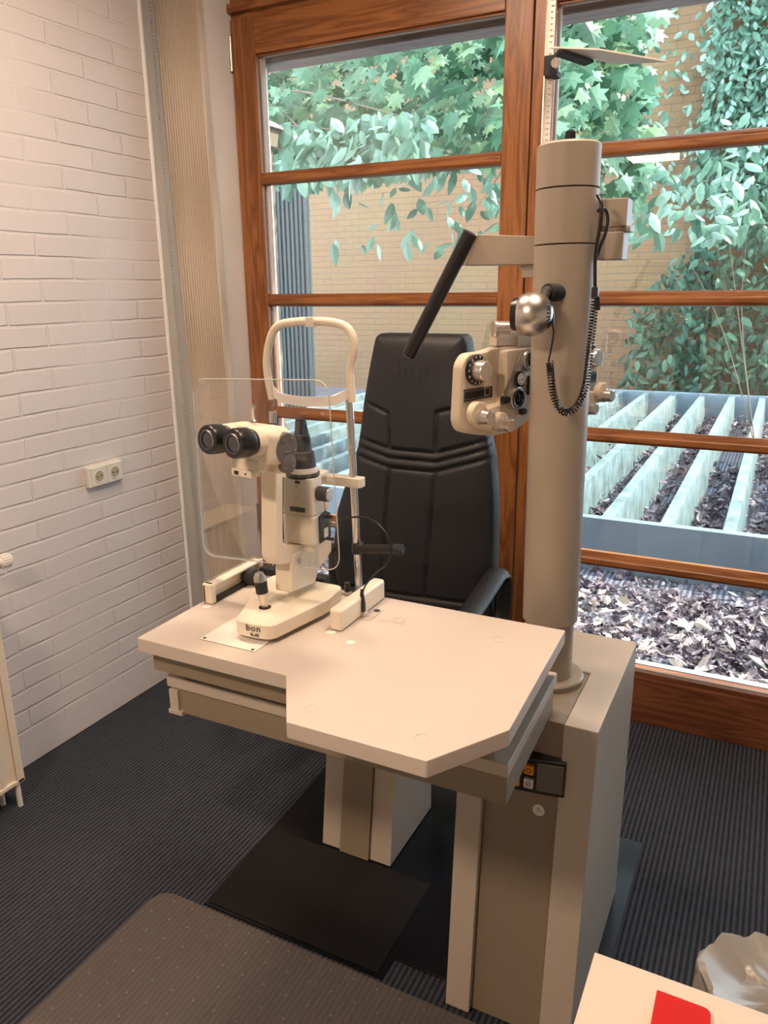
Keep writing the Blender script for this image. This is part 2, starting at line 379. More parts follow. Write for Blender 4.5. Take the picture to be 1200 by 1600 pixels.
for hz in (2.42, .55):
    b = MB(); b.cyl((-2.047, WY - .006, hz), (-2.047, WY - .006, hz + .12), .008, seg=14); b.build('hinge', M['satin'], w1)
w2 = window('window_2', -.765, 2.3, -.765, 2.2, [(-.836, -.765, WY - .004), (2.2, 2.3, WY)], 2.60)
b = MB(); b.box(-2.052, 2.4, WY + .012, WY + .10, 2.60, 2.82, .004); b.box(-2.052, 2.4, WY - .012, WY + .02, 2.62, 2.65, .003)
tag(b.build('trim_3', M['pine_h']), kind='structure')
b = MB(); b.box(-2.052, 2.4, WY + .072, WY + .10, .10, .196); b.box(-.77, 2.3, WY + .072, WY + .105, .19, .207)
tag(b.build('trim_4', M['seal'], smooth=False), kind='structure')

# ceiling lamps; the third is unseen, added to brighten the left wall and curtain
for i, (x, y, z, e) in enumerate(LAMPS):
    t = thing('ceiling_lamp', (x, y, z), ['warm panel lamp on the ceiling above the examination table', 'warm panel lamp hanging on two rods nearer the back wall', 'warm panel lamp added on the ceiling to brighten the brick wall and curtain'][i], 'lamp')
    b = MB(); b.box(x - .20, x + .20, y - .17, y + .17, z + .012, z + .06, .005); b.build('housing', M['plaster'], t)
    b = MB(); b.box(x - .18, x + .18, y - .15, y + .15, z, z + .014, .003); b.build('diffuser', M['lamp'], t)
    if z < 2.9:
        b = MB(); b.cyl((x - .12, y, z + .05), (x - .12, y, 3.0), .004, seg=8); b.cyl((x + .12, y, z + .05), (x + .12, y, 3.0), .004, seg=8); b.build('suspension', M['satin'], t)
    ld = bpy.data.lights.new('lamp_light', 'AREA'); ld.shape = 'RECTANGLE'; ld.size = .34; ld.size_y = .28; ld.energy = e; ld.color = LAMP_COL
    lo = bpy.data.objects.new('lamp_light', ld); COL.objects.link(lo); lo.parent = t; lo.location = (0, 0, -.012)

# ================================================================== CURTAIN + CHAIN
b = MB(); n = 96; top, bot = [], []
for z, sh, lst in ((2.95, -.012, top), (.06, .045, bot)):
    for i in range(n + 1):
        x = -2.232 + .200 * i / n + sh; y = 2.545 + .012 * (abs(((i / 6) % 1) - .5) * 2) + .002 * math.sin(i)
        lst.append((x, y, z))
    for i in range(n, -1, -1):
        x = -2.232 + .200 * i / n + sh; lst.append((x, 2.582, z))
b.prism(bot, (0, 0, 0), top=top); cu = b.build('curtain', M['curtain'])
tag(cu, 'beige striped fabric panel hanging beside the window reveal', 'curtain')
b = MB(); 
for k in range(150): b.sphere((-2.275 + .0008 * math.sin(k * .2), 2.572, 2.97 - k * .0135), .0033, 6)
tag(b.build('pull_chain', M['cream_w']), 'thin white beaded pull chain between brick wall and curtain', 'chain')

# ================================================================== WALL SOCKET
t = thing('wall_socket', (-2.195, 2.01, .95), 'white double power socket on the brick wall', 'socket')
b = MB(); b.box(-2.196, -2.172, 1.928, 2.092, .914, .992, .006, 3); b.build('surround', M['socket'], t)
for yc in (1.972, 2.048):
    b = MB(); b.prism(rnd([(-2.173, yc - .033, .920), (-2.173, yc + .033, .920), (-2.173, yc + .033, .986), (-2.173, yc - .033, .986)], .004), (.004, 0, 0), .001)
    ins = b.build('insert', M['socket'], t)
    b = MB(); b.lathe([(.0, .0), (.0005, .0185), (.0022, .0205), (.0022, .0235), (0, .025)], (-2.1695, yc, .953), (1, 0, 0), 32, caps=False); b.build('rim', M['socket'], ins)
    b = MB(); b.cyl((-2.169, yc, .953), (-2.1678, yc, .953), .0185); b.build('well', M['socket_d'], ins)
    b = MB()
    for d in (-.009, .009): b.cyl((-2.168, yc + d, .953), (-2.1672, yc + d, .953), .003, seg=12)
    b.build('contact', M['black'], ins)

# ================================================================== RADIATOR
t = thing('radiator', (-2.08, 1.0, 0), 'cream panel radiator at the left edge of the brick wall', 'radiator')
yE = 1.392
b = MB(); prof = []
for i in range(0, 161):
    y = -.2 + (yE - .03 + .2) * i / 160; prof.append((-2.031 + .006 * (abs(((y * 22) % 1) - .5) * 2 > .5), y, .10))
prof += [(-2.06, yE - .03, .10), (-2.06, -.2, .10)]
b.prism(prof, (0, 0, .56)); b.build('front_panel', M['radiator'], t)
b = MB(); b.box(-2.185, -2.022, yE - .028, yE, .085, .665, .004); b.build('end_cover', M['radiator'], t)
b = MB(); b.box(-2.185, -2.022, -.2, yE, .652, .665, .004); b.build('top_grille', M['radiator'], t)
b = MB(); b.box(-2.185, -2.022, -.2, yE, .085, .10, .003); b.build('bottom_edge', M['radiator'], t)
for (x, y) in ((-2.036, yE - .022), (-2.09, yE - .045)):
    b = MB(); b.cyl((x, y, 0), (x, y, .10), .0085, seg=16); b.build('pipe', M['cream_w'], t)
vp = onX(4, 877, -2.11)
t2 = thing('thermostat_valve', vp, 'white round thermostat valve on the brick wall above the radiator end', 'valve')
b = MB(); b.lathe([(-.05, .017), (-.012, .018), (-.01, .021), (.018, .024), (.026, .018), (.028, 0)], vp, (0, 1, -.1), 28)
b.build('head', M['cream_w'], t2)
b = MB()
for k in range(18):
    a = k * math.tau / 18; c = vp + Vector((math.cos(a) * .0225, .004, math.sin(a) * .0225)); b.obox(c, (.001, 0, 0), (0, .013, 0), (0, 0, .001))
b.build('grip_rib', M['socket'], t2)
b = MB(); b.cyl(vp + Vector((0, -.05, 0)), vp + Vector((-.085, -.05, 0)), .009, seg=14); b.build('pipe', M['satin'], t2)

# ================================================================== FLOOR PLATE, MAT
b = MB(); pl = [(-1.224, 1.300, 0), (-.682, 1.300, 0), (-.682, 1.366, 0), (-.20, 1.366, 0), (-.20, 2.06, 0), (-1.246, 2.06, 0)]
b.prism(pl, (0, 0, .006), .0015); tag(b.build('base_plate', M['plate'], org=(-.7, 1.7, 0)), 'flat black steel plate on the carpet under both pedestals', 'plate')
b = MB(); b.box(-1.215, -.70, 1.308, 1.63, .006, .0085, .001); tag(b.build('footwell_mat', M['plate_b'], org=(-.95, 1.45, .006)), 'dark brown rubber foot mat in front of the rear pedestal', 'mat')
t = thing('floor_protector', (-.8, .6, 0), 'clear dotted plastic chair mat on the carpet in front', 'mat')
b = MB(); b.prism(rnd([(-1.372, -.1, .001), (.3, -.1, .001), (.3, 1.292, .001), (-1.367, 1.292, .001)], [.02, .02, .02, .06], 8), (0, 0, .003), .0008)
mm = bpy.data.materials.new('clear pvc'); mm.use_nodes = True; nt = mm.node_tree; bs = nt.nodes['Principled BSDF']
bs.inputs['Base Color'].default_value = (.27, .23, .20, 1); bs.inputs['Roughness'].default_value = .4; bs.inputs['Alpha'].default_value = .30
b.build('sheet', mm, t)
b = MB()
for i in range(-22, 5):
    for j in range(0, 24):
        x, y = i * .062 + (j % 2) * .031, 1.27 - j * .054
        if -1.35 < x < .28: b.lathe([(0, .0022), (.0007, .0014), (.0008, 0)], (x, y, .004), (0, 0, 1), 6, caps=False)
tag(b.build('dot', M['nub'], t), kind='stuff')

# ================================================================== TREATMENT UNIT: pedestal, column
t = thing('column_pedestal', (-.38, 1.6, 0), 'greige pedestal with the tall round column standing on it', 'pedestal')
ZB = .755
def lean(x0, x1, yb, y_t, yback, z1, b, bev=.004, z0=.006):
    b.prism([(x0, yb, z0), (x1, yb, z0), (x1, yback, z0), (x0, yback, z0)], None or (0, 0, 1), bev, top=[(x0, y_t, z1), (x1, y_t, z1), (x1, yback, z1), (x0, yback, z1)])
b = MB()
bot = [(-.521, 1.305), (-.463, 1.305), (-.463, 1.62), (-.304, 1.62), (-.304, 1.312), (-.235, 1.312), (-.235, 1.83), (-.521, 1.83)]
topp = [(x, y + (.068 if y < 1.5 else 0)) for x, y in bot]
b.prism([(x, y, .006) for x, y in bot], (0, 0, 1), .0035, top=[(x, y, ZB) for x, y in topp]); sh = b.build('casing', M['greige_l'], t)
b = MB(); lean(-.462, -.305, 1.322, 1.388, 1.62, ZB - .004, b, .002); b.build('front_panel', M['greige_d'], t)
b = MB(); b.lathe([(0, .078), (.004, .078), (.0045, .0765), (.006, .078), (.011, .078), (.014, .075), (.014, .058), (.012, .054), (.012, .0)], (-.388, 1.568, ZB - .003), (0, 0, 1), 64); b.build('flange', M['greige'], t)
cb_, ct_ = Vector((-.3885, 1.568, ZB + .009)), Vector((-.4015, 1.572, 1.856)); ax = (ct_ - cb_)
zz = lambda z: (z - cb_.z)
r1 = .0595
b = MB(); b.lathe([(0, .052), (zz(.895), .052)], cb_, ax, 64); b.build('lower_tube', M['greige'], t)
b = MB(); b.lathe([(zz(.897), .052), (zz(.897), r1), (zz(1.6745), r1), (zz(1.6755), r1 - .0015), (zz(1.6755), .04)], cb_, ax, 72, caps=False); b.build('column', M['greige'], t)
b = MB(); b.lathe([(zz(1.6775), .04), (zz(1.6775), r1 - .0015), (zz(1.6785), r1), (zz(1.7745), r1), (zz(1.7755), r1 - .0015), (zz(1.7755), .04)], cb_, ax, 72, caps=False)
b.build('arm_collar', M['greige'], t)
b = MB(); b.lathe([(zz(1.7775), .04), (zz(1.7775), r1 - .0015), (zz(1.7785), r1), (zz(1.852), r1), (zz(1.856), r1 - .004), (zz(1.856), 0)], cb_, ax, 72, caps=False)
b.build('top_collar', M['greige'], t)
b = MB(); b.lathe([(zz(1.66), r1 - .006), (zz(1.80), r1 - .006)], cb_, ax, 48); b.build('seam', M['black_m'], t)
b = MB(); p = onY(891, 214, 1.60); b.lathe([(-.02, .012), (.008, .011), (.012, .006), (.014, 0)], p, (0, 0, 1), 6); b.build('cable_gland', M['black'], t)
# control strip on the pedestal
b = MB(); pts = []
for i in range(9):
    u = i / 8; x = -.46 + .169 * u; y = 1.343 + .018 * u * u
    pts.append((x, y, .598))
poly = pts + [(-.291, 1.385, .598), (-.46, 1.385, .598)]
b.prism(poly, (0, .004, .078), .002); cp = b.build('control_strip', M['black'], t)
b = MB(); b.prism([(-.346, 1.3495, .606), (-.294, 1.359, .606), (-.294, 1.366, .606), (-.346, 1.358, .606)], (0, .0035, .062), .001); b.build('cover', M['grey'], cp)
for (x, z, m_) in ((-.361, .654, 'orange'), (-.361, .622, 'white'), (-.389, .620, 'orange'), (-.389, .652, 'orange')):
    b = MB(); b.box(x - .0095, x + .0095, 1.343, 1.352, z - .0105, z + .0105, .0015); k = b.build('key', M[m_], cp)
    b = MB(); b.tube([(x + .005 * math.cos(a * math.tau / 16), 1.3426, z + .005 * math.sin(a * math.tau / 16)) for a in range(16)], .0006, 6, closed=True)
    if m_ == 'white': b.obox((x, 1.3426, z), (.0005, 0, 0), (0, .0004, 0), (0, 0, .003))
    b.build('symbol', M['black'], k)
b = MB(); p = onY(842, 1265, 1.371 - .0); s0 = Vector((p.x, 1.3695, p.z))
b.lathe([(0, .0), (0, .013), (.001, .0128), (.001, 0)], s0, (0, -1, .09), 36); st = b.build('sticker', M['white'], t)
b = MB()
for k, (a, c, d, e) in enumerate(((-.004, .0055, .003, .003), (-.006, .0, .006, -.002), (-.003, -.006, .005, -.007))):
    b.obox(s0 + Vector(((a + d) / 2, -.0012, (c + e) / 2)), ((d - a) / 2, 0, (e - c) / 2), (0, .0002, 0), (0, 0, .0006))
b.build('print', M['grey'], st)

# upper arm with the slanted black tube
t = thing('swing_arm', (-.5, 1.66, 1.65), 'greige square swing arm with slanted black tube, clamped to the column', 'arm')
b = MB(); A = [onY(x, y, 1.60) for x, y in ((722, 415), (745, 366), (838, 369), (838, 413))]
b.prism([*A], (0, .055, 0), .002); b.build('beam', M['greige'], t)
b = MB()
e0 = [onY(x, y, 1.600) for x, y in ((720, 415), (743, 366), (748, 366), (726, 415))]
b.prism(e0, (0, -.0015, 0), .0005); b.build('end_cap', M['cream_w'], t)
b = MB(); c0, c1 = onY(734, 366, 1.595), onY(638, 556, 1.595)
b.cyl(c1, c0 + (c0 - c1).normalized() * .004, .0155, bev=.002); tb = b.build('tube', M['black'], t)
b = MB(); d = (c1 - c0).normalized(); b.lathe([(0, .0145), (.0008, .0142), (.0008, .011)], c1, d, 32, caps=False); b.build('lens_ring', M['satin'], tb)
b = MB(); b.box(-.345, -.295, 1.60, 1.655, 1.648, 1.700, .003); b.box(-.352, -.292, 1.60, 1.655, 1.708, 1.76, .003); b.box(-.36, -.285, 1.605, 1.65, 1.699, 1.710, .002)
b.build('rear_box', M['greige'], t)
b = MB(); b.box(-.505, -.44, 1.62, 1.66, 1.634, 1.645, .002); b.box(-.50, -.44, 1.62, 1.66, 1.618, 1.634, .002); b.cyl((-.478, 1.685, 1.49), (-.478, 1.685, 1.64), .010); b.box(-.50, -.46, 1.63, 1.70, 1.634, 1.647, .002); b.build('hanger', M['greige_l'], t)
b = MB()
b.tube(bez([onY(934, 305, 1.54), onY(940, 320, 1.53), onY(938, 350, 1.53), onY(932, 385, 1.53), onY(930, 412, 1.535), onY(930, 450, 1.54)]), .0035, 10)
b.tube(bez([onY(934, 330, 1.545), onY(944, 326, 1.54), onY(950, 340, 1.54), onY(947, 362, 1.54), onY(938, 385, 1.54), onY(932, 405, 1.54)]), .0032, 10)
tag(b.build('arm_cable', M['black'], org=(-.34, 1.54, 1.6)), 'two black cable loops beside the column next to the rear box', 'cable')

# ================================================================== SPOT LAMP + SPIRAL CABLE
LY = 1.452
lc = onY(831, 491, LY)
t = thing('spot_lamp', lc, 'satin silver ball-shaped spot lamp mounted on the column', 'lamp')
fd = Vector((-.97, -.10, .02)).normalized()
b = MB(); R0 = .0405; pr = []
for i in range(0, 26):
    a = R_(38 + (180 - 38) * i / 25); pr.append((-math.cos(a) * R0 * -1, math.sin(a) * R0))
pr = [(math.cos(R_(38 + 142 * i / 25)) * R0, math.sin(R_(38 + 142 * i / 25)) * R0) for i in range(26)]
pr[-1] = (-R0, 0)
b.lathe(pr, lc, fd, 48, caps=False); shd = b.build('shade', M['satin'], t)
b = MB(); b.lathe([(.0300, .0), (.0300, .024), (.036, .0255), (.036, .0285), (.026, .0320), (.020, .0325)], lc, fd, 48, caps=False); b.build('front_ring', M['black'], t)
b = MB()
u = fd.orthogonal().normalized(); w = fd.cross(u)
for k in range(20):
    a = k * math.tau / 20; th = R_(148); dr = (u * math.cos(a) + w * math.sin(a)); c = lc + fd * math.cos(th) * R0 + dr * math.sin(th) * R0
    n_ = (c - lc).normalized(); tg = (fd - n_ * n_.dot(fd)).normalized(); b.obox(c, tg * .0048, n_ * .0006, n_.cross(tg) * .0011)
b.build('vent_slot', M['black'], shd)
m0 = onY(868, 458, 1.506)
b = MB(); b.cyl(m0 + Vector((.004, .02, 0)), m0 + Vector((-.010, -.022, .002)), .0165, bev=.003); b.cyl(m0 + Vector((-.012, -.026, .002)), onY(848, 472, LY), .0095, .008); b.sphere(m0 + Vector((-.010, -.024, .002)), .0115, 20)
b.build('socket_mount', M['rubber'], t)
b = MB(); b.obox(onY(861, 497, LY + .004), (.006, 0, 0), (0, .005, 0), (0, 0, .009), .001); b.build('plug', M['black'], t)
path = bez([onY(862, 503, LY), onY(865, 520, LY), onY(861, 545, LY), onY(857, 565, LY)], 8)
b = MB(); b.tube(path, .0018, 8)
core = bez([onY(859, 566, LY), onY(861, 590, LY + .01), onY(866, 620, LY + .012), onY(876, 640, LY + .012), onY(888, 644, LY + .01), onY(902, 634, LY + .02), onY(914, 606, LY + .03), onY(920, 565, LY + .045), onY(925, 520, LY + .055), onY(929, 480, LY + .06), onY(931, 462, LY + .06)], 14)
hp = []; L_ = 0; pitch = .0056; nrm = Vector((0, 1, 0)); dens = []
for i in range(len(core) - 1):
    seg = core[i + 1] - core[i]; sub = max(2, int(seg.length / (pitch / 10)))
    for k in range(sub):
        q = core[i] + seg * (k / sub); L_ += seg.length / sub; tn = seg.normalized(); nn = (nrm - tn * tn.dot(nrm)).normalized(); bn = tn.cross(nn)
        a = L_ / pitch * math.tau; hp.append(q + (nn * math.cos(a) + bn * math.sin(a)) * .0062)
b.tube(hp, .0017, 6)
b.build('spiral_cable', M['black'], t)
b = MB(); b.obox(onY(930, 457, 1.515), (.006, 0, 0), (0, .006, 0), (0, 0, .010), .001); b.tube([onY(933, 466, 1.51), onY(934, 485, 1.51)], .005, 8); b.build('cable_hook', M['black'], t)

# ================================================================== PHOROPTER
PY = 1.70; PP0 = Vector((-.547, 1.50, 1.41)); PD = Vector((.36, .933, 0)).normalized(); PN = Vector((.933, -.36, 0)).normalized(); PSC = .194
PXC = -.475
t = thing('phoropter', (PXC, PY, 1.28), 'beige refraction head with dials hanging partly behind the column', 'phoropter')
def half(mir):
    def P(px, py, Y=PY):
        v = ray(px, py); k = (PP0 + PN * (PY - Y) - CAM).dot(PN) / v.dot(PN); p = CAM + v * k
        sx = (p - PP0).dot(PD); z = p.z
        if mir: sx = 2 * PSC - sx
        return Vector((PP0.x, PP0.y, z)) + PD * sx + PN * (PY - Y)
    def side(pts): return pts[::-1] if mir else pts
    out = [P(*q) for q in ((717, 662), (722, 570), (732, 553), (757, 550), (777, 543), (836, 538), (836, 640), (817, 659), (799, 675), (772, 681), (745, 680), (724, 676))]
    b = MB(); b.prism(rnd(out, .012), PN * -.026, .004, 3); bd = b.build('housing', M['phor'], t)
    b = MB(); rs = [P(*q, PY + .002) for q in ((778, 546), (831, 541), (831, 636), (813, 655), (792, 671), (768, 676), (742, 670), (732, 655), (738, 640), (760, 632), (776, 627))]
    b.prism(rnd(rs, .008), PN * .024, .004, 3); b.build('front_cover', M['phor'], t)
    b = MB(); c = P(743, 578, PY); b.lathe([(-.002, .031), (.004, .031), (.006, .029), (.006, 0)], c, PN, 48); dl = b.build('dial', M['black'], t)
    b = MB()
    for k in range(14):
        a = k * math.tau / 14; b.obox(c + PD * math.cos(a) * .0265 + PN * .0064 + Vector((0, 0, math.sin(a) * .0265)), PD * .0012, PN * .0003, (0, 0, .0018))
    b.build('mark', M['white'], dl)
    kc = P(747, 579, PY - .006)
    b = MB(); b.lathe([(0, .020), (.004, .0215), (.020, .0205), (.023, .0185), (.0235, .012), (.022, .0)], kc, PN, 40); b.build('knob', M['knob'], t)
    b = MB(); ws = [P(*q, PY + .001) for q in ((724, 609), (768, 603), (768, 620), (724, 628))]; b.prism(ws, PN * .003, .001); rd = b.build('readout', M['black'], t)
    b = MB(); ws = [P(*q, PY - .002) for q in ((758, 606), (765, 605), (765, 616), (757, 618))]; b.tube(ws, .0007, 6, closed=True)
    ws = [P(*q, PY - .002) for q in ((726, 612), (766, 606), (766, 618), (726, 625))]; b.tube(ws, .0005, 6, closed=True); b.build('bracket_mark', M['satin'], rd)
    for (x, y, r, d) in ((741, 645, .0235, .014), (776, 658, .020, .014)):
        b = MB(); b.lathe([(0, r), (d, r), (d + .002, r - .002), (d + .002, 0)], P(x, y, PY - .018), PN, 36); b.build('boss', M['phor'], t)
    for (x, y, r) in ((754, 650, .0145), (786, 662, .0140)):
        b = MB(); b.lathe([(0, r + .002), (.012, r + .002), (.013, r), (.030, r * .95), (.032, r * .8), (.032, 0)], P(x - 5, y, PY - .028), PN, 32); b.build('knob', M['knob'], t)
    Y2 = PY - .023
    b = MB(); q = [P(*v, Y2) for v in ((786, 618), (812, 552), (831, 548), (831, 590), (817, 628), (808, 640))]; b.prism(rnd(q, .004), PN * .004, .001); cyl_ = b.build('cross_cylinder_arm', M['satin'], t)
    b = MB(); q = [P(*v, Y2 - .003) for v in ((787, 615), (800, 585), (813, 553))]; b.tube(q, .0014, 8); b.build('rim', M['chrome'], cyl_)
    for (x, y, r) in ((826, 563, .023), (806, 622, .0235)):
        c = P(x, y, Y2 - .004)
        b = MB(); b.lathe([(0, r), (.006, r), (.008, r - .002), (.008, r - .007), (.004, r - .009), (.004, 0)], c, PN, 40); ln = b.build('lens_ring', M['satin'], cyl_)
        b = MB(); b.lathe([(.0085, r - .0045), (.0095, r - .006), (.0085, r - .0085), (.005, r - .0095)], c, PN, 40, caps=False); b.build('rim', M['black'], cyl_)
        b = MB(); b.lathe([(.0045, r - .008), (.006, 0)], c, PN, 30, caps=False); b.build('lens', M['lens'], cyl_)
    c = P(812, 592, Y2 - .004)
    b = MB(); b.lathe([(0, .0165), (.004, .0165), (.005, .015), (.005, 0)], c, PN, 36); b.build('axis_dial', M['black'], cyl_)
    b = MB(); b.lathe([(.005, .0125), (.0056, .0122), (.0056, 0)], c, PN, 30); b.build('dial_face', M['white'], cyl_)
    b = MB()
    for k in range(12):
        a = k * math.tau / 12; b.obox(c + PD * math.cos(a) * .0095 + PN * .0060 + Vector((0, 0, math.sin(a) * .0095)), PD * .0006, PN * .0002, (0, 0, .0009))
    b.sphere(c + PN * .006, .0018, 10); b.build('dial_mark', M['black'], cyl_)
    for (x, y, sx, sz) in ((789, 625, .010, .008), (828, 602, .008, .020), (817, 643, .009, .006)):
        b = MB(); b.obox(P(x, y, Y2 - .004), PD * sx, PN * .006, (0, 0, sz), .003); b.build('lever', M['black'], t)
half(False); half(True)
PC = Vector((PP0.x, PP0.y, 0)) + PD * PSC
def PL(px, py, off=0):
    v = ray(px, py); k = (PP0 + PN * off - CAM).dot(PN) / v.dot(PN); return CAM + v * k
b = MB(); b.obox(PC + PN * -.02 + Vector((0, 0, 1.488)), PD * .07, PN * .022, (0, 0, .012), .003); b.build('mounting_bracket', M['phor'], t)
b = MB(); b.prism([PL(*q, -.002) for q in ((778, 519), (831, 517), (831, 537), (802, 541), (776, 541))], PN * -.022, .003); b.build('carriage', M['greige_l'], t)
kc = PL(770, 514, .006)
b = MB(); b.lathe([(0, .0), (.0, .0155), (.002, .0175), (.006, .0175), (.008, .0155), (.034, .0155)], kc, (.80, .60, 0), 36); b.build('lock_knob', M['knob'], t)
RX = onY(857, 110, 1.72).x
b = MB(); b.box(RX - .009, RX + .009, 1.718, 1.722, 1.46, 2.26, .0008); rod = b.build('near_rod', M['cream_w'], t)
b = MB()
for k in range(70): b.box(RX + .001, RX + (.008 if k % 5 == 0 else .0055), 1.7172, 1.718, 1.50 + k * .0106, 1.5006 + k * .0106)
b.build('scale_mark', M['pine_v'], rod)
b = MB(); b.box(RX - .0085, RX - .006, 1.716, 1.7185, 1.46, 2.26); b.build('edge_strip', M['satin'], rod)

t = thing('card_clip', onY(868, 98, 1.72), 'black spring clip high on the ruler rod holding the reading card', 'clip')
c = onY(862, 100, 1.715)
b = MB(); b.box(c.x - .013, c.x + .010, 1.703, 1.735, c.z - .022, c.z + .014, .002); b.box(c.x - .010, c.x + .016, 1.700, 1.73, c.z - .026, c.z - .015, .001); b.build('slider', M['black_m'], t)
b = MB(); b.cyl(onY(868, 98, 1.71), onY(868, 98, 1.685), .009); b.build('knob', M['cream_w'], t)
ZC = 2.048
j = [onZ(*q, ZC - .008) for q in ((866, 88), (876, 82), (928, 98), (913, 104))]
b = MB(); b.prism(j, (0, 0, .006), .001); b.build('jaw', M['black_m'], t)
q = [onZ(*v, ZC) for v in ((856, 75), (962, 101), (1044, 97), (935, 78))]
b = MB(); b.prism(rnd(q, .008), (0, 0, .003)); cdo = b.build('reading_card', M['cream_w'], org=q[0]); tag(cdo, 'thin white reading card held flat above the column by a black clip', 'card')

# ================================================================== INSTRUMENT TABLE
ZT = .944
t = thing('instrument_table', (-.7, 1.2, .76), 'light greige instrument table top with angled front bay and trays below', 'table')
tp = [(-1.069, 1.018), (-.718, 1.018), (-.631, .889), (-.389, .889), (-.307, 1.02), (-.319, 1.414), (-1.075, 1.414)]
b = MB(); b.prism([(x, y, ZT - .030) for x, y in tp], (0, 0, .030), .0025, 2); tt = b.build('tabletop', M['table'], t)
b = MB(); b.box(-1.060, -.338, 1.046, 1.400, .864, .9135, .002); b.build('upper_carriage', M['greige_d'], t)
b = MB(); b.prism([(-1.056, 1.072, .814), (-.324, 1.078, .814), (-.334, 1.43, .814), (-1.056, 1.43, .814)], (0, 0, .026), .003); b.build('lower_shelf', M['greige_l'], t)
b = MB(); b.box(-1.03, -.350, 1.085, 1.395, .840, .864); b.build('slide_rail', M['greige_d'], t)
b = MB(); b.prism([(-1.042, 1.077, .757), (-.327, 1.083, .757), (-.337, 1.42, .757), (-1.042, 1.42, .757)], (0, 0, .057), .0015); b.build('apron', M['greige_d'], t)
b = MB(); b.box(-1.050, -1.027, 1.070, 1.080, .762, .810, .001); b.cyl((-1.038, 1.070, .790), (-1.038, 1.0685, .790), .003, seg=12); b.box(-1.054, -1.018, 1.068, 1.084, .755, .764, .001); b.build('latch', M['greige_l'], t)
b = MB(); b.box(-.62, -.44, 1.395, 1.52, .775, .86, .003); b.build('bracket', M['greige'], t)
for (x, y) in ((-.616, .939), (-.420, .939), (-.638, 1.315), (-.426, 1.316)):
    b = MB(); b.lathe([(0, .0125), (.0012, .0125), (.0016, .0118), (.0016, .0105), (.0006, .0100), (.0006, 0)], (x, y, ZT - .0008), (0, 0, 1), 28, caps=False); b.build('screw_cap', M['table'], tt)
for (x, y) in ((-.734, 1.204), (-.677, 1.180), (-1.044, 1.199)):
    b = MB(); b.lathe([(0, .0095), (.0010, .0095), (.0012, .009), (.0012, 0)], (x, y, ZT), (0, 0, 1), 26); b.build('white_dot', M['cream_w'], t)
b = MB(); b.box(-.728, -.690, 1.285, 1.345, ZT, ZT + .0012, .0003); sp_ = b.build('socket_plate', M['greige_l'], t)
b = MB(); b.cyl((-.700, 1.336, ZT + .001), (-.700, 1.336, ZT + .0018), .007); b.build('jack', M['black'], sp_)

# ================================================================== SLIT LAMP
XC = -.855
t = thing('slit_lamp', (XC, 1.25, ZT), 'cream slit lamp microscope with binocular eyepieces standing on the table', 'microscope')
b = MB(); b.box(-.952, -.820, 1.066, 1.33, ZT, ZT + .0014); pl_ = b.build('slide_plate', M['cream_w'], t, smooth=False)
for (x, y) in ((-.945, 1.073), (-.829, 1.072)):
    b = MB(); b.cyl((x, y, ZT + .001), (x, y, ZT + .002), .0032, seg=14); b.build('screw', M['black'], pl_)
bp = [(-.889, 1.100), (-.850, 1.097), (-.806, 1.104), (-.7765, 1.265), (-.785, 1.345), (-.960, 1.345), (-.966, 1.300)]
b = MB(); bpr = rnd([(x, y, ZT + .010) for x, y in bp], [.012, .02, .018, .02, .02, .02, .03], 6); b.prism(bpr, (0, 0, .030), .003, 3); base = b.build('base', M['cream'], t)
b = MB(); ctr = Vector((-.87, 1.23, 0)); b.prism([ctr + (Vector(p) - ctr) * .96 + Vector((0, 0, -.006)) - Vector((0, 0, 0)) for p in [Vector((v.x, v.y, ZT + .010)) for v in bpr]], (0, 0, .008)); b.build('skirt', M['black_m'], t)
for o in [t.children[-1]]:
    for v in o.data.vertices: v.co.z = max(v.co.z, .0012)
# lettering on the front of the base
fx = Vector((.044, .0035, 0)).normalized()
mt = Matrix(((fx.x, 0, 0, -.845), (fx.y, 0, -1, 1.0975), (0, 1, 0, ZT + .0255), (0, 0, 0, 1)))
text_mesh('bon', .019, mt, .0006, M['grey'], 'lettering', base, 1.15)
mt2 = mt.copy(); mt2[2][3] = ZT + .0150; mt2[0][3] = -.842; text_mesh('SL-85', .0085, mt2, .0006, M['grey'], 'lettering', base)
# joystick
jh = onZ(414, 949, ZT + .040); jt = onX(405, 898, jh.x - .006)
b = MB(); b.cyl(jh + Vector((0, 0, -.001)), jh + Vector((0, 0, .0012)), .0125); jo = b.build('boot', M['black'], t)
ja = (jt - jh).normalized(); JL = (jt - jh).length
b = MB(); b.lathe([(0, .007), (JL * .40, .0105), (JL * .46, .0110)], jh, ja, 28); b.build('stick', M['satin'], t)
b = MB(); b.lathe([(JL * .46, .0122), (JL * .82, .0128)], jh, ja, 32); b.build('grip', M['rubber'], t)
b = MB(); b.lathe([(JL * .82, .0128), (JL * .95, .012), (JL * 1.06, .008), (JL * 1.09, 0)], jh, ja, 32); b.build('button', M['satin'], t)
# axle
b = MB(); b.cyl((-1.035, 1.345, ZT + .024), (-.742, 1.345, ZT + .024), .0065, seg=24); b.build('axle', M['chrome'], t)
b = MB(); b.cyl((-1.046, 1.345, ZT + .022), (-1.02, 1.345, ZT + .022), .018, bev=.002); b.build('wheel', M['rubber'], t)
b = MB(); b.cyl((-.760, 1.345, ZT + .022), (-.748, 1.345, ZT + .022), .012); b.build('wheel', M['rubber'], t)
b = MB(); b.cyl((-.768, 1.33, ZT + .036), (-.768, 1.33, ZT + .056), .006, seg=18); kn = b.build('lock_screw', M['black'], t)
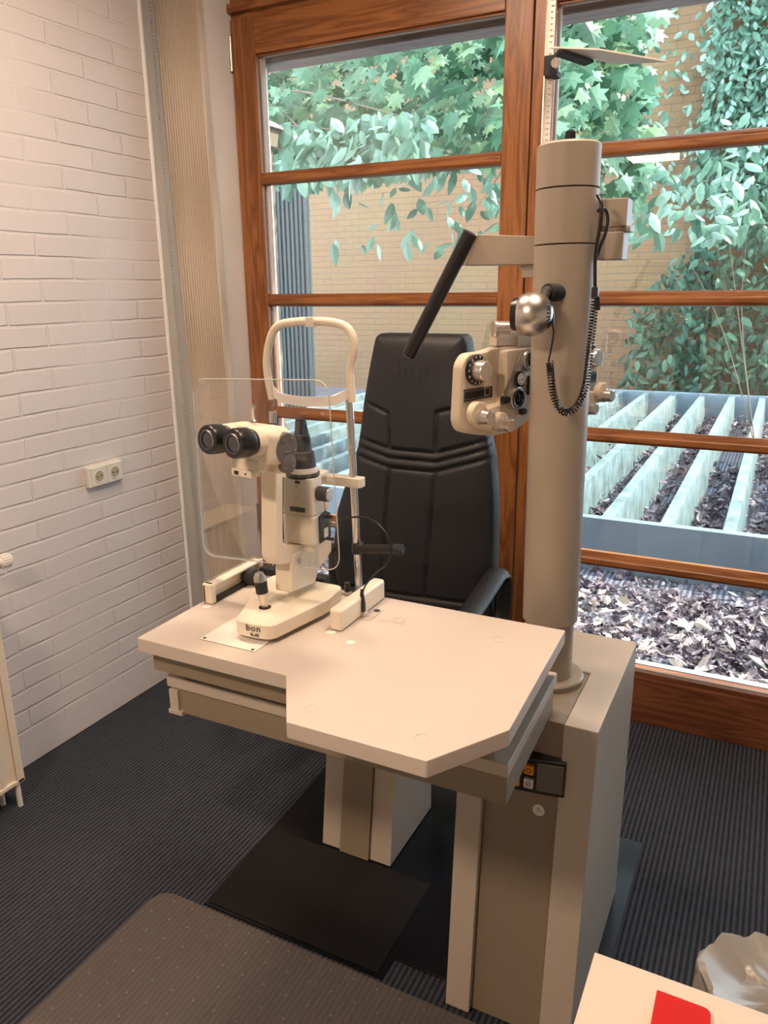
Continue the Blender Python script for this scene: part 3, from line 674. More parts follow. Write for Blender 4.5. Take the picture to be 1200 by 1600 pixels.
# pivot block traced on its right side
def sidep(px, X, thick, m_, name, par, bev=.003, rr=0):
    q = [onX(x, y, X) for x, y in px]
    if rr: q = rnd(q, rr)
    b = MB(); b.prism(q, (-thick, 0, 0), bev, 3); return b.build(name, m_, par)
sidep(((455, 927), (493, 911), (499, 890), (519, 862), (519, 838), (497, 846), (458, 868), (455, 885)), -.834, .040, M['cream'], 'pivot_block', t, .005)
sidep(((431, 733), (443, 728), (443, 848), (452, 853), (490, 850), (516, 845), (517, 855), (497, 866), (458, 880), (438, 883), (431, 873)), -.838, .036, M['cream'], 'microscope_arm', t, .006, .008)
b = MB(); b.cyl(onX(455, 880, -.85), onX(455, 872, -.85), .02); b.build('bearing', M['satin'], t)
# illumination tower
TY = 1.262
def FP(px, py, Y=TY): return onY(px, py, Y)
c0 = FP(443, 853); c1 = FP(489, 808)
xL, xR, z0, z1 = c0.x, c1.x, c0.z + .002, c1.z
b = MB(); b.box(xL, xR, TY, TY + .066, z0 + .005, z1, .006, 3); lo = b.build('lamp_housing', M['cream'], t)
zt = FP(466, 748).z
b = MB(); q0 = rnd([(xL, TY, z1), (xR, TY, z1), (xR, TY + .05, z1), (xL, TY + .05, z1)], .010, 5); xm = (xL + xR) / 2
q1 = [Vector((xm + (v.x - xm) * .90, TY + .025 + (v.y - TY - .025) * .95, zt)) for v in q0]
b.prism(q0, (0, 0, 1), .002, top=q1); up_ = b.build('slit_housing', M['cream'], t)
b = MB(); b.prism([(xm - .006, TY + .05, z1), (xR + .0, TY + .05, z1), (xR, TY + .066, z1), (xL, TY + .066, z1)], (0, 0, .030), .003); b.build('housing_step', M['cream'], t)
b = MB(); a, c = FP(454, 791), FP(477, 801); b.box(a.x, c.x, TY - .0035, TY + .002, c.z, a.z, .001); b.build('slit_slider', M['black'], up_)
b = MB(); a, c = FP(460.5, 751), FP(468, 756); b.box(a.x, c.x, TY - .0005, TY + .004, c.z, a.z, .0005); b.build('window_mark', M['black'], up_)
for py in (760, 778):
    b = MB(); p = FP(463, py); b.cyl((p.x, TY + .003, p.z), (p.x, TY - .0008, p.z), .0028, seg=16); b.build('screw', M['satin'], up_)
cx_, cy_ = xm + .000, TY + .027
b = MB(); b.lathe([(0, .033), (.004, .0345), (.009, .0345), (.010, .032)], (cx_, cy_, zt - .001), (0, 0, 1), 48); b.build('scale_ring', M['black'], up_)
b = MB()
for k in range(40):
    a = k * math.tau / 40; b.obox((cx_ + math.cos(a) * .0346, cy_ + math.sin(a) * .0346, zt + .0055), (.0003, 0, 0), (0, .0003, 0), (0, 0, .002 if k % 4 == 0 else .0011))
b.build('tick', M['white'], up_)
b = MB(); b.lathe([(0, .031), (.010, .0295)], (cx_, cy_, zt + .009), (0, 0, 1), 48); b.build('white_ring', M['cream_w'], up_)
zc = zt + .019; k_ = 1 / 640
b = MB(); b.lathe([(0, .0275), (.006, .0275), (.030, .0245), (.034, .020), (.060, .018), (.066, .016), (.068, .013), (.068, 0)], (cx_, cy_, zc), (0, 0, 1), 48); tw = b.build('filter_cone', M['black_m'], t)
b = MB(); zm = zc + .066
b.prism([(cx_ - .009, cy_ - .012, zm), (cx_ + .009, cy_ - .012, zm), (cx_ + .010, cy_ + .014, zm), (cx_ - .010, cy_ + .014, zm)], (0, 0, 1), .001,
        top=[(cx_ - .009, cy_ - .006, zm + .032), (cx_ + .009, cy_ - .006, zm + .032), (cx_ + .009, cy_ + .004, zm + .032), (cx_ - .009, cy_ + .004, zm + .032)]); b.build('mirror_head', M['black_m'], tw)
b = MB(); b.prism([(cx_ - .007, cy_ - .0125, zm + .003), (cx_ + .006, cy_ - .0125, zm + .003), (cx_ + .006, cy_ - .008, zm + .027), (cx_ - .007, cy_ - .008, zm + .027)], (0, .001, 0)); b.build('mirror', M['lens'], tw)
p = FP(449, 728, TY - .0); b = MB(); b.cyl(p + Vector((-.012, 0, 0)), p + Vector((.006, .01, 0)), .0065, seg=20); b.cyl(p + Vector((.006, .01, 0)), p + Vector((.010, .012, 0)), .004, seg=16); b.build('filter_lever', M['black'], tw)
p = onX(489, 776, xR + .001); b = MB(); b.cyl((xR - .004, TY + .028, p.z), (xR + .022, TY + .028, p.z), .0150, seg=32, bev=.0015); kk = b.build('slit_knob', M['rubber'], t)
b = MB(); b.cyl((xR + .022, TY + .028, p.z), (xR + .0255, TY + .028, p.z), .0135, seg=32, bev=.001); b.build('cap', M['knob'], kk)
q = [onX(x, y, xR + .001) for x, y in ((498, 806), (505, 801), (511, 803), (512, 826), (511, 844), (501, 852), (498, 846))]
q = [Vector((v.x, min(v.y, TY + .066), v.z)) for v in q]
b = MB(); b.prism([(xR, TY + .020, z0 + .008), (xR, TY + .062, z0 + .012), (xR, TY + .062, z1 - .006), (xR, TY + .045, z1 + .002), (xR, TY + .020, z1 - .006)], (.004, 0, 0), .001); pn = b.build('connector_panel', M['black'], t)
b = MB(); b.box(xR + .004, xR + .0045, TY + .034, TY + .050, z0 + .016, z0 + .036); b.build('label_plate', M['white'], pn)
for z_ in (z1 - .010, z0 + .012):
    b = MB(); b.cyl((xR + .003, TY + .046, z_), (xR + .018, TY + .046, z_), .004, seg=16); b.build('thumb_screw', M['black'], pn)
b = MB(); b.cyl((xR + .003, TY + .056, z1 - .028), (xR + .02, TY + .056, z1 - .028), .005, seg=16); b.build('plug', M['satin'], pn)
b = MB(); b.box(xL - .006, xL - .001, TY + .008, TY + .03, z0 + .01, zt - .005, .001); b.build('back_strip', M['black'], t)
b = MB(); b.box(xL + .0, xR - .006, TY + .01, TY + .06, z0 - .010, z0 + .006, .002); b.build('tower_foot', M['cream'], t)
# microscope head
def HX(px, py, X): return onX(px, py, X)
eR = HX(366, 692, XC + .034); eL = HX(322, 688, XC - .034)
ey = (eR.y + eL.y) / 2; ez = (eR.z + eL.z) / 2
ax = Vector((0, 1, -.10)).normalized(); bpy.context.view_layer.update(); HEAD0 = set(t.children)
for sx in (-1, 1):
    p = Vector((XC + sx * .033, ey, ez + (0.0 if sx > 0 else .0)))
    b = MB(); b.lathe([(.002, 0), (.002, .0125), (-.001, .014), (-.001, .0245), (.002, .0262), (.012, .0268), (.030, .0262), (.034, .0240), (.038, .0235), (.044, .0235)], p, ax, 48); ep = b.build('eyepiece', M['black'], t)
    b = MB(); b.lathe([(-.0012, .0150), (-.0012, .0185)], p, ax, 40, caps=False); b.lathe([(.0, .0), (.0005, .0140)], p, ax, 30, caps=False); b.build('ocular_lens', M['lens'], ep)
    b = MB(); b.tube([p + ax * -.0015 + Vector((math.cos(a / 12 * 3.2 - 1.6) * .0165, 0, math.sin(a / 12 * 3.2 - 1.6) * .0165)) for a in range(13)], .0009, 6); b.build('ring_mark', M['satin'], ep)
    b = MB(); b.lathe([(.040, .0220), (.044, .0262), (.085, .0285), (.095, .0285)], p, ax, 48); b.build('binocular_tube', M['cream'], t)
hy0 = ey + .056; hy1 = ey + .094
b = MB(); q0 = rnd([(XC - .060, hy0, ez - .045), (XC + .060, hy0, ez - .045), (XC + .062, hy0, ez + .010), (XC + .045, hy0, ez + .022), (XC - .045, hy0, ez + .022), (XC - .062, hy0, ez + .010)], .012, 5)
b.prism(q0, (0, hy1 - hy0, -.008), .006, 3); hb = b.build('prism_housing', M['cream'], t)
b = MB(); q0 = rnd([(XC - .045, hy1 - .01, ez - .070), (XC + .050, hy1 - .01, ez - .070), (XC + .056, hy1 - .01, ez + .0), (XC + .040, hy1 - .01, ez + .016), (XC - .045, hy1 - .01, ez + .016)], .012, 5)
b.prism(q0, (0, .044, -.004), .006, 3); b.build('drum_housing', M['cream'], t)
b = MB(); p = Vector((XC + .056, hy1 + .008, ez - .022)); b.lathe([(-.004, .0285), (.004, .0285), (.006, .026), (.006, 0)], p, (1, 0, 0), 44); dr = b.build('magnification_dial', M['grey'], t)
b = MB(); b.lathe([(-.004, .018), (.0055, .018), (.007, .016), (.007, 0)], p + Vector((0, .004, -.030)), (1, 0, 0), 36); b.build('lobe', M['grey'], dr)
b = MB()
for (a, c) in ((.012, .016), (-.010, .015), (.020, -.006), (.012, -.034), (-.006, -.036)): b.cyl(p + Vector((.006, a, c)), p + Vector((.0075, a, c)), .0022, seg=12)
b.obox(p + Vector((.0065, 0, -.006)), (.0006, 0, 0), (0, .008, 0), (0, 0, .0008)); b.build('number_mark', M['satin'], dr)
b = MB(); b.lathe([(0, .036), (.006, .036), (.008, .030), (.008, .026), (.002, .02), (.002, 0)], Vector((XC, hy1 + .032, ez - .022)), ax, 44); b.build('objective', M['black'], t)
b = MB(); b.obox((XC, hy0 + .030, ez - .052), (.036, 0, 0), (0, .034, 0), (0, 0, .012), .006); b.build('under_bracket', M['cream'], t)
p = Vector((XC - .002, hy0 + .002, ez - .066)); b = MB(); b.obox(p + Vector((.0, 0, 0)), (.026, 0, 0), (0, .012, 0), (0, 0, .007), .002); bk = b.build('clamp', M['cream'], t)
b = MB(); b.obox(p + Vector((-.012, -.0125, 0)), (.005, 0, 0), (0, .001, 0), (0, 0, .0035)); b.cyl(p + Vector((.012, -.012, 0)), p + Vector((.012, -.0135, 0)), .0018, seg=10); b.build('clamp_screw', M['black'], bk)
b = MB(); p = Vector((XC - .02, hy0 + .045, ez + .02)); b.lathe([(0, .006), (.003, .0035), (.020, .0035), (.023, .0055), (.029, .0055), (.030, 0)], p, (0, 0, 1), 20); b.build('shield_pin', M['satin'], t)
b = MB(); b.tube([HX(430, 718, XC + .062), HX(447, 712, XC + .062), HX(460, 698, XC + .062)], .0012, 8)
b.build('cable_wire', M['grey'], t)

bpy.context.view_layer.update(); HEAD = [o for o in t.children if o not in HEAD0 and o.name.split('.')[0] != 'cable_wire']
HR = Matrix.Rotation(R_(-10), 4, 'Z'); pv = Vector((XC, ey, ez)) - Vector(t['_o']); HM = Matrix.Translation(pv) @ HR @ Matrix.Translation(-pv)
def rot_tree(o):
    o.data.transform(HM)
    for c in o.children: rot_tree(c)
bpy.context.view_layer.update()
for o in HEAD: rot_tree(o)

# breath shield (clear acrylic)
SY = ey + .20
q = [onY(x, y, SY) for x, y in ((300, 592), (512, 594), (531, 893), (318, 868))]
b = MB(); b.prism(rnd(q, .035, 8), (0, .003, 0)); shl = tag(b.build('breath_shield', M['acryl'], org=q[0], smooth=False), 'clear acrylic breath shield with rounded corners hanging on the slit lamp', 'shield')
b = MB(); b.tube([v + Vector((0, .0015, 0)) for v in rnd(q, .035, 8)], .0012, 6, closed=True); b.build('rim', M['acryl_e'], shl)

# ================================================================== RAIL COVERS
for nm, x0, x1, lab in (('rail_cover', -.744, -.715, 'cream rail cover block on the table in front of the cable plug'), ('rail_cover', -1.064, -1.037, 'cream rail cover on the table left of the slit lamp base')):
    t = thing(nm, ((x0 + x1) / 2, 1.3, ZT), lab, 'cover')
    if x0 > -1:
        b = MB(); b.box(x0, x1, 1.212, 1.405, ZT, ZT + .047, .007, 3); b.build('cover', M['cream'], t)
    else:
        b = MB(); b.box(x0, x1 - .014, 1.212, 1.405, ZT, ZT + .047, .005, 3); b.box(x0, x1, 1.212, 1.228, ZT, ZT + .047, .005, 3); b.box(x0, x1, 1.39, 1.405, ZT, ZT + .047, .005, 3); b.box(x0, x1, 1.212, 1.405, ZT + .038, ZT + .047, .004, 3)
        b.build('cover', M['cream'], t)
        b = MB(); b.box(x1 - .014, x1 - .002, 1.228, 1.39, ZT + .001, ZT + .010, .001); b.build('rack', M['black_m'], t)
        b = MB(); b.box(x1 - .002, -.86, 1.385, 1.412, ZT + .002, ZT + .03, .004); b.build('bellows', M['rubber'], t)

# ================================================================== HEAD REST
HY = 1.44
t = thing('head_rest', (-.9, HY, .80), 'chrome and cream head rest frame with chin bar behind the slit lamp', 'head rest')
xl, xr = -1.024, -.806
xlt = onY(430, 640, HY).x
b = MB(); b.cyl((xr + .010, HY, .80), (xr - .008, HY, 1.372), .0085, seg=24); b.build('post', M['chrome'], t)
b = MB(); b.cyl((xl - .010, HY, .80), (xl - .006 + .016, HY, 1.335), .0085, seg=24); b.build('post', M['chrome'], t)
pts = [onY(x, y, HY) for x, y in ((426, 624), (419, 590), (417, 560), (424, 525), (437, 508), (462, 503), (487, 502), (514, 503), (538, 509), (550, 524), (553, 545), (547, 575), (548, 600), (550, 628))]
b = MB(); b.tube(bez(pts, 8), .0092, 16); b.build('upper_loop', M['cream'], t)
b = MB(); p = onY(487, 503, HY); b.obox(p, (.010, 0, 0), (0, .011, 0), (0, 0, .0105), .002); b.build('centre_clip', M['cream'], t)
# forehead band: curves towards the window side
band = []
pL, pR = onY(428, 603, HY), onY(546, 614, HY)
for i in range(25):
    s = i / 24; x = pL.x + (pR.x - pL.x) * s; y = HY - .006 - .030 * math.sin(math.pi * s) ** .8; z = 1.373 + (.012 * (1 - min(1, min(s, 1 - s) * 8))) - .006 * math.sin(math.pi * s)
    band.append((x, y, z))
b = MB()
bot = [Vector(p) + Vector((0, 0, -.010)) for p in band] + [Vector(p) + Vector((0, .003, -.010)) for p in band[::-1]]
top_ = [Vector(p) + Vector((0, 0, .011)) for p in band] + [Vector(p) + Vector((0, .003, .011)) for p in band[::-1]]
b.prism(bot, (0, 0, 1), 0, top=top_); b.build('forehead_band', M['cream_w'], t)
pc = onY(560, 753, HY)
zc_ = pc.z
b = MB(); b.prism(rnd([(pc.x + .012, HY - .014, zc_ - .011), (pc.x + .012, HY + .014, zc_ - .011), (pc.x - .24, HY + .014, zc_ - .011), (pc.x - .24, HY - .014, zc_ - .011)], .008), (0, 0, .021), .002); b.build('cross_bar', M['cream'], t)
cc = onY(497, 744, HY - .02)
b = MB(); b.obox((cc.x - .012, HY - .022, cc.z + .006), (.030, 0, 0), (0, .022, 0), (0, 0, .007), .004); b.obox((cc.x - .012, HY - .022, cc.z - .012), (.012, 0, 0), (0, .012, 0), (0, 0, .02), .003); b.build('chin_cup', M['cream'], t)
p0, p1 = onY(559, 856, HY - .0), onY(627, 859, HY - .022)
b = MB(); b.cyl(p0 + Vector((0, 0, -.012)), p0 + Vector((0, 0, .012)), .0135, seg=24); b.build('lamp_clamp', M['black'], t)
b = MB(); b.cyl(p0 + Vector((.005, -.012, 0)), p1, .0115, seg=28); fl = b.build('fixation_lamp', M['black'], t)
d_ = (p1 - p0).normalized(); b = MB(); b.lathe([(-.018, .0125), (.0, .0128), (.001, .010), (-.001, 0)], p1, d_, 28); b.build('lamp_head', M['black_m'], fl)
b = MB(); b.sphere(p1 + d_ * .001 + Vector((0, 0, -.003)), .004, 12); b.build('bulb', M['lens'], fl)
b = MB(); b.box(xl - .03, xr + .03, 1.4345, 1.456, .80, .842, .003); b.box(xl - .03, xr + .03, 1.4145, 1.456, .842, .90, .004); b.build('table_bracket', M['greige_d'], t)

# cable with plug
pg = Vector((-.716, 1.300, ZT + .0012))
t = thing('power_cable', pg, 'thin black cable arching from slit lamp to a plug beside the rail cover', 'cable')
pts = [Vector((xR + .02, TY + .056, z1 - .028)), onY(535, 811, 1.33), onY(565, 808, 1.33), onY(590, 818, 1.325), onY(607, 840, 1.32), onY(611, 862, 1.315), onY(603, 882, 1.31), onY(585, 897, 1.305), onY(571, 915, 1.30), pg + Vector((0, 0, .047))]
b = MB(); b.tube(bez(pts, 8), .0019, 8); b.build('wire', M['black'], t)
b = MB(); b.lathe([(0, .0075), (.018, .0072), (.034, .0045), (.048, .003)], pg + Vector((0, 0, .011)), (0, 0, 1), 20); b.build('plug_boot', M['black'], t)
b = MB(); b.obox(pg + Vector((0, 0, .006)), (.0085, 0, 0), (0, .0075, 0), (0, 0, .006), .001); b.build('plug_base', M['satin'], t)

# ================================================================== PATIENT CHAIR
CY = 2.20
t = thing('patient_chair', (-.98, 1.95, .0085), 'black high-backed patient chair with stitched leatherette in front of the window', 'chair')
prof = [(.50, -1.30, -.745), (.62, -1.335, -.750), (.74, -1.338, -.748), (.86, -1.318, -.748), (.98, -1.275, -.752), (1.09, -1.232, -.764), (1.16, -1.218, -.780), (1.24, -1.206, -.812), (1.32, -1.190, -.834), (1.40, -1.172, -.846), (1.44, -1.162, -.852), (1.455, -1.155, -.858), (1.463, -1.140, -.870)]
def edge(z):
    for (a, b_) in zip(prof, prof[1:]):
        if a[0] <= z <= b_[0]:
            u = (z - a[0]) / (b_[0] - a[0]); return a[1] + (b_[1] - a[1]) * u, a[2] + (b_[2] - a[2]) * u
    return prof[-1][1:]
sL, sR = onY(609.5, 700, CY).x, onY(681.5, 700, CY).x
def sdist(p, a, c):
    ab = c - a; t_ = max(0, min(1, (p - a).dot(ab) / ab.length_squared)); return (p - (a + ab * t_)).length
def w2(px, py): v = onY(px, py, CY); return Vector((v.x, v.z))
seams = []
for dy in (0, 14, 29):
    seams += [(w2(560, 684 + dy), w2(609.5, 701 + dy)), (w2(609.5, 701 + dy), w2(681.5, 708 + dy)), (w2(681.5, 708 + dy), w2(758, 690 + dy))]
seams += [(w2(569, 628), w2(607, 645)), (w2(607, 645), w2(609.5, 701)), (w2(683, 645), w2(730, 634)), (w2(683, 645), w2(681.5, 708)), (w2(609.5, 730), w2(596, 925)), (w2(681.5, 735), w2(664, 930)), (w2(540, 915), w2(660, 932)), (w2(660, 932), w2(745, 945))]
NX, NZ = 96, 170
def yfront(x, z, xl_, xr_):
    e = min(x - xl_, xr_ - x); et = min(e, 1.463 - z, z - .50)
    puff = .030 * (1 - math.exp(-max(0, et) / .018)) + .012 * math.sin(math.pi * (x - xl_) / max(1e-4, xr_ - xl_))
    p = Vector((x, z)); d = min(sdist(p, a, c) for a, c in seams)
    puff -= .009 * math.exp(-(d / .006) ** 2)
    return CY + .03 - (1.463 - z) * .0 - puff
b = MB(); grid = []
for k in range(NZ + 1):
    z = .50 + (1.463 - .50) * k / NZ; a, c = edge(z); row = []
    for i in range(NX + 1):
        s = i / NX; x = a + (c - a) * s; row.append(b.bm.verts.new((x, yfront(x, z, a, c) , z)))
    grid.append(row)
for k in range(NZ):
    for i in range(NX): b.bm.faces.new((grid[k][i], grid[k][i + 1], grid[k + 1][i + 1], grid[k + 1][i]))
back = [[b.bm.verts.new((grid[k][i].co.x, CY + .09, grid[k][i].co.z)) for i in (0, NX)] for k in range(NZ + 1)]
for k in range(NZ):
    b.bm.faces.new((grid[k][0], grid[k + 1][0], back[k + 1][0], back[k][0])); b.bm.faces.new((grid[k][NX], back[k][1], back[k + 1][1], grid[k + 1][NX]))
    b.bm.faces.new((back[k][0], back[k + 1][0], back[k + 1][1], back[k][1]))
b.bm.faces.new(grid[NZ] + [back[NZ][1], back[NZ][0]]); b.bm.faces.new(grid[0][::-1] + [back[0][0], back[0][1]])
bmesh.ops.recalc_face_normals(b.bm, faces=b.bm.faces)
o = b.build('backrest', M['leather'], t)
o.data.set_sharp_from_angle(angle=R_(75))
mt = Matrix(((1, 0, 0, -1.003), (0, 0, -1, CY - .0125), (0, 1, 0, 1.325), (0, 0, 0, 1)))
em = text_mesh('bon', .085, mt, .0012, M['leather'], 'embossed_lettering', o, 1.1)
for v in em.data.vertices:
    wx, wz = v.co.x + o['_o'][0], v.co.z + o['_o'][2]; a, c = edge(wz)
    v.co.y = (v.co.y + o['_o'][1] - (CY - .0125)) + yfront(wx, wz, a, c) - .0002 - o['_o'][1]
b = MB(); b.box(-1.27, -.80, 1.62, 2.16, .42, .52, .03, 4); b.build('seat', M['leather'], t)
b = MB(); b.box(-1.15, -.85, 2.10, 2.28, .36, .56, .01); b.box(-1.05, -.84, 1.72, 2.2, .36, .42, .005); b.build('seat_frame', M['black'], t)
for sx in (1, -1):
    X = -.718 if sx > 0 else -1.345
    pts = bez([(X, 1.86, .672), (X, 2.0, .690), (X, 2.12, .712), (X, 2.20, .722), (X, 2.245, .700), (X, 2.25, .64), (X, 2.235, .55), (X, 2.15, .46), (X, 2.0, .43), (X, 1.88, .46), (X, 1.83, .56), (X, 1.84, .64), (X, 1.86, .672)], 6)[:-1]
    b = MB(); b.tube(pts, .016, 14, closed=True, up=(1, 0, 0), flat=1.8); ar = b.build('armrest', M['black'], t)
    b = MB(); b.tube(bez([(X, 1.84, .680), (X, 2.0, .703), (X, 2.12, .726), (X, 2.20, .734)], 6), .018, 14, up=(1, 0, 0), flat=1.9); b.build('arm_pad', M['leather'], ar)
    b = MB(); b.box(min(X, X - sx * .1), max(X, X - sx * .1), 1.95, 2.05, .42, .445, .003); b.build('arm_bracket', M['black'], t)
# chair pedestal
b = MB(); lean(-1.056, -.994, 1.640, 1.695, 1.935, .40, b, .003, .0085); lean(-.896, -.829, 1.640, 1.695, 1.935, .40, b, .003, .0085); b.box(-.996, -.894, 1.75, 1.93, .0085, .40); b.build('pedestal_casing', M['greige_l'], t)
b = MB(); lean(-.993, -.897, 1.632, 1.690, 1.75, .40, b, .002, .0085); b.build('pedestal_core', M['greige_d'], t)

# ================================================================== DESK, RED BOOK, BIN
ZD = .72
t = thing('white_desk', (.5, .5, 0), 'white desk with sharp corner at the lower right', 'desk')
b = MB(); b.box(-.134, 1.3, .15, .886, ZD - .028, ZD, .002); b.build('desktop', M['desk'], t)
for x in (-.06, 1.2):
    b = MB(); b.box(x, x + .03, .2, .82, 0.005, ZD - .028, .002); b.build('side_panel', M['desk'], t)
b = MB(); b.prism(rnd([(-.048, .70, ZD), (.021, .70, ZD), (.017, .853, ZD), (-.048, .853, ZD)], [.002, .002, .010, .002], 6), (0, 0, .009), .001)
tag(b.build('red_notebook', M['red'], org=(0, .78, ZD)), 'small bright red notebook with rounded corner lying on the white desk', 'notebook')
t = thing('waste_bin', (.13, 1.29, 0), 'waste bin with crumpled translucent liner behind the white desk', 'bin')
bc = Vector((.135, 1.30, 0))
b = MB(); b.lathe([(0, .10), (.004, .105), (.29, .13), (.29, .126), (.01, .10), (.01, 0)], bc, (0, 0, 1), 40, caps=False); b.build('bucket', M['grey'], t)
b = MB(); g = []
for k in range(13):
    row = []
    for i in range(48):
        a = i * math.tau / 48; r = [.134, .137, .139, .138, .136, .135, .136, .133, .126, .110, .085, .055, .02][k]
        z = [.20, .24, .27, .30, .325, .340, .355, .367, .375, .370, .360, .355, .352][k]
        d = noise.noise(Vector((math.cos(a) * 2.2, math.sin(a) * 2.2, k * .35))) * .028
        row.append(b.bm.verts.new(bc + Vector((math.cos(a) * (r + d), math.sin(a) * (r + d), z + d * .8))))
    g.append(row)
for k in range(12):
    for i in range(48): b.bm.faces.new((g[k][i], g[k][(i + 1) % 48], g[k + 1][(i + 1) % 48], g[k + 1][i]))
b.bm.faces.new(g[-1]); b.build('liner', M['liner'], t)

# ================================================================== OUTSIDE
b = MB(); b.box(-8, 4, 2.86, 14, -.1, .10); tag(b.build('ground_terrace', M['deck'], smooth=False), kind='structure')
b = MB(); b.box(-9, 1.2, 10.6, 10.9, .1, 6.0); tag(b.build('wall_garden', M['out_brick'], smooth=False), kind='structure')
b = MB(); b.box(-4, 3, 2.95, 3.06, 2.485, 2.64, .004); b.box(-4, 3, 2.85, 3.10, 2.64, 2.68); tag(b.build('trim_5', M['eave'], smooth=False), kind='structure')
# bird house at the left edge
bh = onY(421, 200, 3.9)
t = thing('bird_house', (bh.x, 3.9, .1), 'small grey pitched-roof bird house on a post at the left of the upper pane', 'bird house')
b = MB(); b.box(bh.x - .014, bh.x + .010, 3.89, 3.915, .10, bh.z - .08, .002); b.build('post', M['bark'], t)
b = MB(); b.prism([(bh.x - .075, 3.84, bh.z - .10), (bh.x + .035, 3.84, bh.z - .10), (bh.x + .035, 3.84, bh.z), (bh.x - .02, 3.84, bh.z + .035), (bh.x - .075, 3.84, bh.z)], (0, .12, 0), .002); b.build('box', M['bark'], t)
b = MB()
for sg in (-1, 1): b.prism([(bh.x - .02, 3.82, bh.z + .045), (bh.x - .02 + sg * .075, 3.82, bh.z), (bh.x - .02 + sg * .075, 3.82, bh.z - .008), (bh.x - .02, 3.82, bh.z + .035)], (0, .16, 0), .001)
b.build('roof', M['eave'], t)
# beam frame
t = thing('beam_grid', (-1.0, 6.0, .1), 'pale concrete beam grid with parallel ribs lying outside the window', 'beam grid')
b = MB(); b.box(-4.6, 1.6, 4.06, 4.12, .10, .40, .006); b.build('edge_beam', M['steel_b'], t)
b = MB(); b.box(-4.6, 1.6, 9.5, 9.62, .10, .40, .006); b.build('far_beam', M['steel_b'], t)
for k in range(20):
    x = -4.41 + k * .3055
    b = MB(); b.prism([(x - .055, 4.12, .12), (x + .055, 4.12, .12), (x + .032, 4.12, .395), (x - .032, 4.12, .395)], (0, 5.38, 0), .006); b.build('rib', M['conc'], t)
def leaf_shape(kind):
    if kind == 'maple': return [(0, 0), (.18, .05), (.42, -.02), (.33, .22), (.62, .38), (.36, .48), (.38, .78), (.16, .66), (0, 1.0), (-.16, .66), (-.38, .78), (-.36, .48), (-.62, .38), (-.33, .22), (-.42, -.02), (-.18, .05)]
    return [(0, 0), (.20, .22), (.25, .5), (.15, .8), (0, 1.0), (-.15, .8), (-.25, .5), (-.20, .22)]
def add_leaf(bm, p, nrm, up, s, shp, curl=.15):
    nrm = nrm.normalized(); up = (up - nrm * up.dot(nrm)).normalized(); rt = up.cross(nrm)
    vs = []
    for (x, y) in shp:
        vs.append(bm.verts.new(p + rt * (x * s) + up * (y * s) - nrm * (abs(x) * s * curl * 1.5 + y * y * s * curl)))
    c = bm.verts.new(p + up * s * .45)
    n = len(vs)
    for i in range(n): bm.faces.new((c, vs[i], vs[(i + 1) % n]))
def foliage(n, pos, s, kind, flat=.5, curl=.15):
    b = MB(); shp = leaf_shape(kind)
    for i in range(n):
        p = pos()
        if p is None: continue
        nr = Vector((random.gauss(0, flat), -1 + random.gauss(0, flat), .7 + random.gauss(0, flat)))
        up = Vector((random.gauss(0, .7), random.gauss(0, .3), -1))
        add_leaf(b.bm, Vector(p), nr, up, s * random.uniform(.6, 1.25), shp, curl)
    return b
def branches(b, root, tips, r0=.02):
    for tip in tips:
        mid = (Vector(root) + Vector(tip)) * .5 + Vector((random.uniform(-.15, .15), 0, random.uniform(-.1, .2)))
        pts = bez([root, mid, tip], 6); b.tube(pts, [r0 * (1 - .8 * i / (len(pts) - 1)) for i in range(len(pts))], 6)
def shrub(name, label, cat, n, pos, s, kind, m_, root, tips, r0=.02, flat=.5, group=None):
    t = thing(name, root, label, cat, group)
    foliage(n, pos, s, kind, flat).build('leaves', m_, t, smooth=False)
    b = MB(); branches(b, root, tips, r0); b.build('branch', M['bark'], t)
    return t
U = random.uniform
def slope_pos(px0, px1, py0, py1, y0, y1, fn=None):
    def f():
        for _ in range(30):
            px, py, y = U(px0, px1), U(py0, py1), U(y0, y1)
            if fn is None or fn(px, py): return onY(px, py, y)
        return None
    return f
# maple over the left window
def mask_l(px, py):
    lim = 268 + 14 * math.sin(px * .05) + (-10 if px > 600 else 0)
    return py < lim or random.random() < .0
shrub('maple_tree', 'leafy maple crown filling the upper pane of the left window', 'tree', 2700,
      lambda: (lambda x, y: (x, y, 1.6 + y * U(.150, .40)))(U(-4.2, -1.1), U(4.3, 6.2)), .125, 'maple', M['maple'],
      (-6.2, 5.8, .1), [(-3.4, 5.6, 3.6), (-2.6, 5.4, 3.6), (-4.2, 5.2, 3.6)], .05)
shrub('oval_leaf_shrub', 'pale oval-leaved branch hanging before the maple outside the left window', 'shrub', 330,
      lambda: (lambda y: (U(-.66, -.44) * y, y, 1.6 + y * U(.150, .225)))(U(3.9, 4.5)), .125, 'oval', M['oval'],
      (-3.6, 4.7, 2.7), [(-2.6, 4.3, 2.4), (-2.3, 4.2, 2.45), (-2.0, 4.2, 2.5)], .012)
shrub('hanging_twig', 'sparse pale leaves on a twig behind the second pane of the left window', 'branch', 75,
      lambda: (lambda y: (-(.33 + .26 * random.random() ** 1.6) * y, y, 1.6 + y * (.15 - .10 * random.random() ** 1.3)))(U(4.2, 4.6)), .12, 'oval', M['oval'],
      (-1.5, 4.9, 2.9), [(-1.9, 4.4, 2.1), (-1.7, 4.4, 1.95)], .008)
shrub('lime_tree', 'bright leaves beside the ruler rod in the upper right window', 'tree', 420,
      lambda: (lambda y: (U(-.30, -.165) * y, y, 1.6 + y * U(.10, .33)))(U(5.2, 6.4)), .15, 'maple', M['maple'],
      (-2.05, 6.6, .1), [(-1.5, 6.0, 2.6), (-1.3, 6.0, 3.0), (-1.2, 5.8, 2.4)], .03)
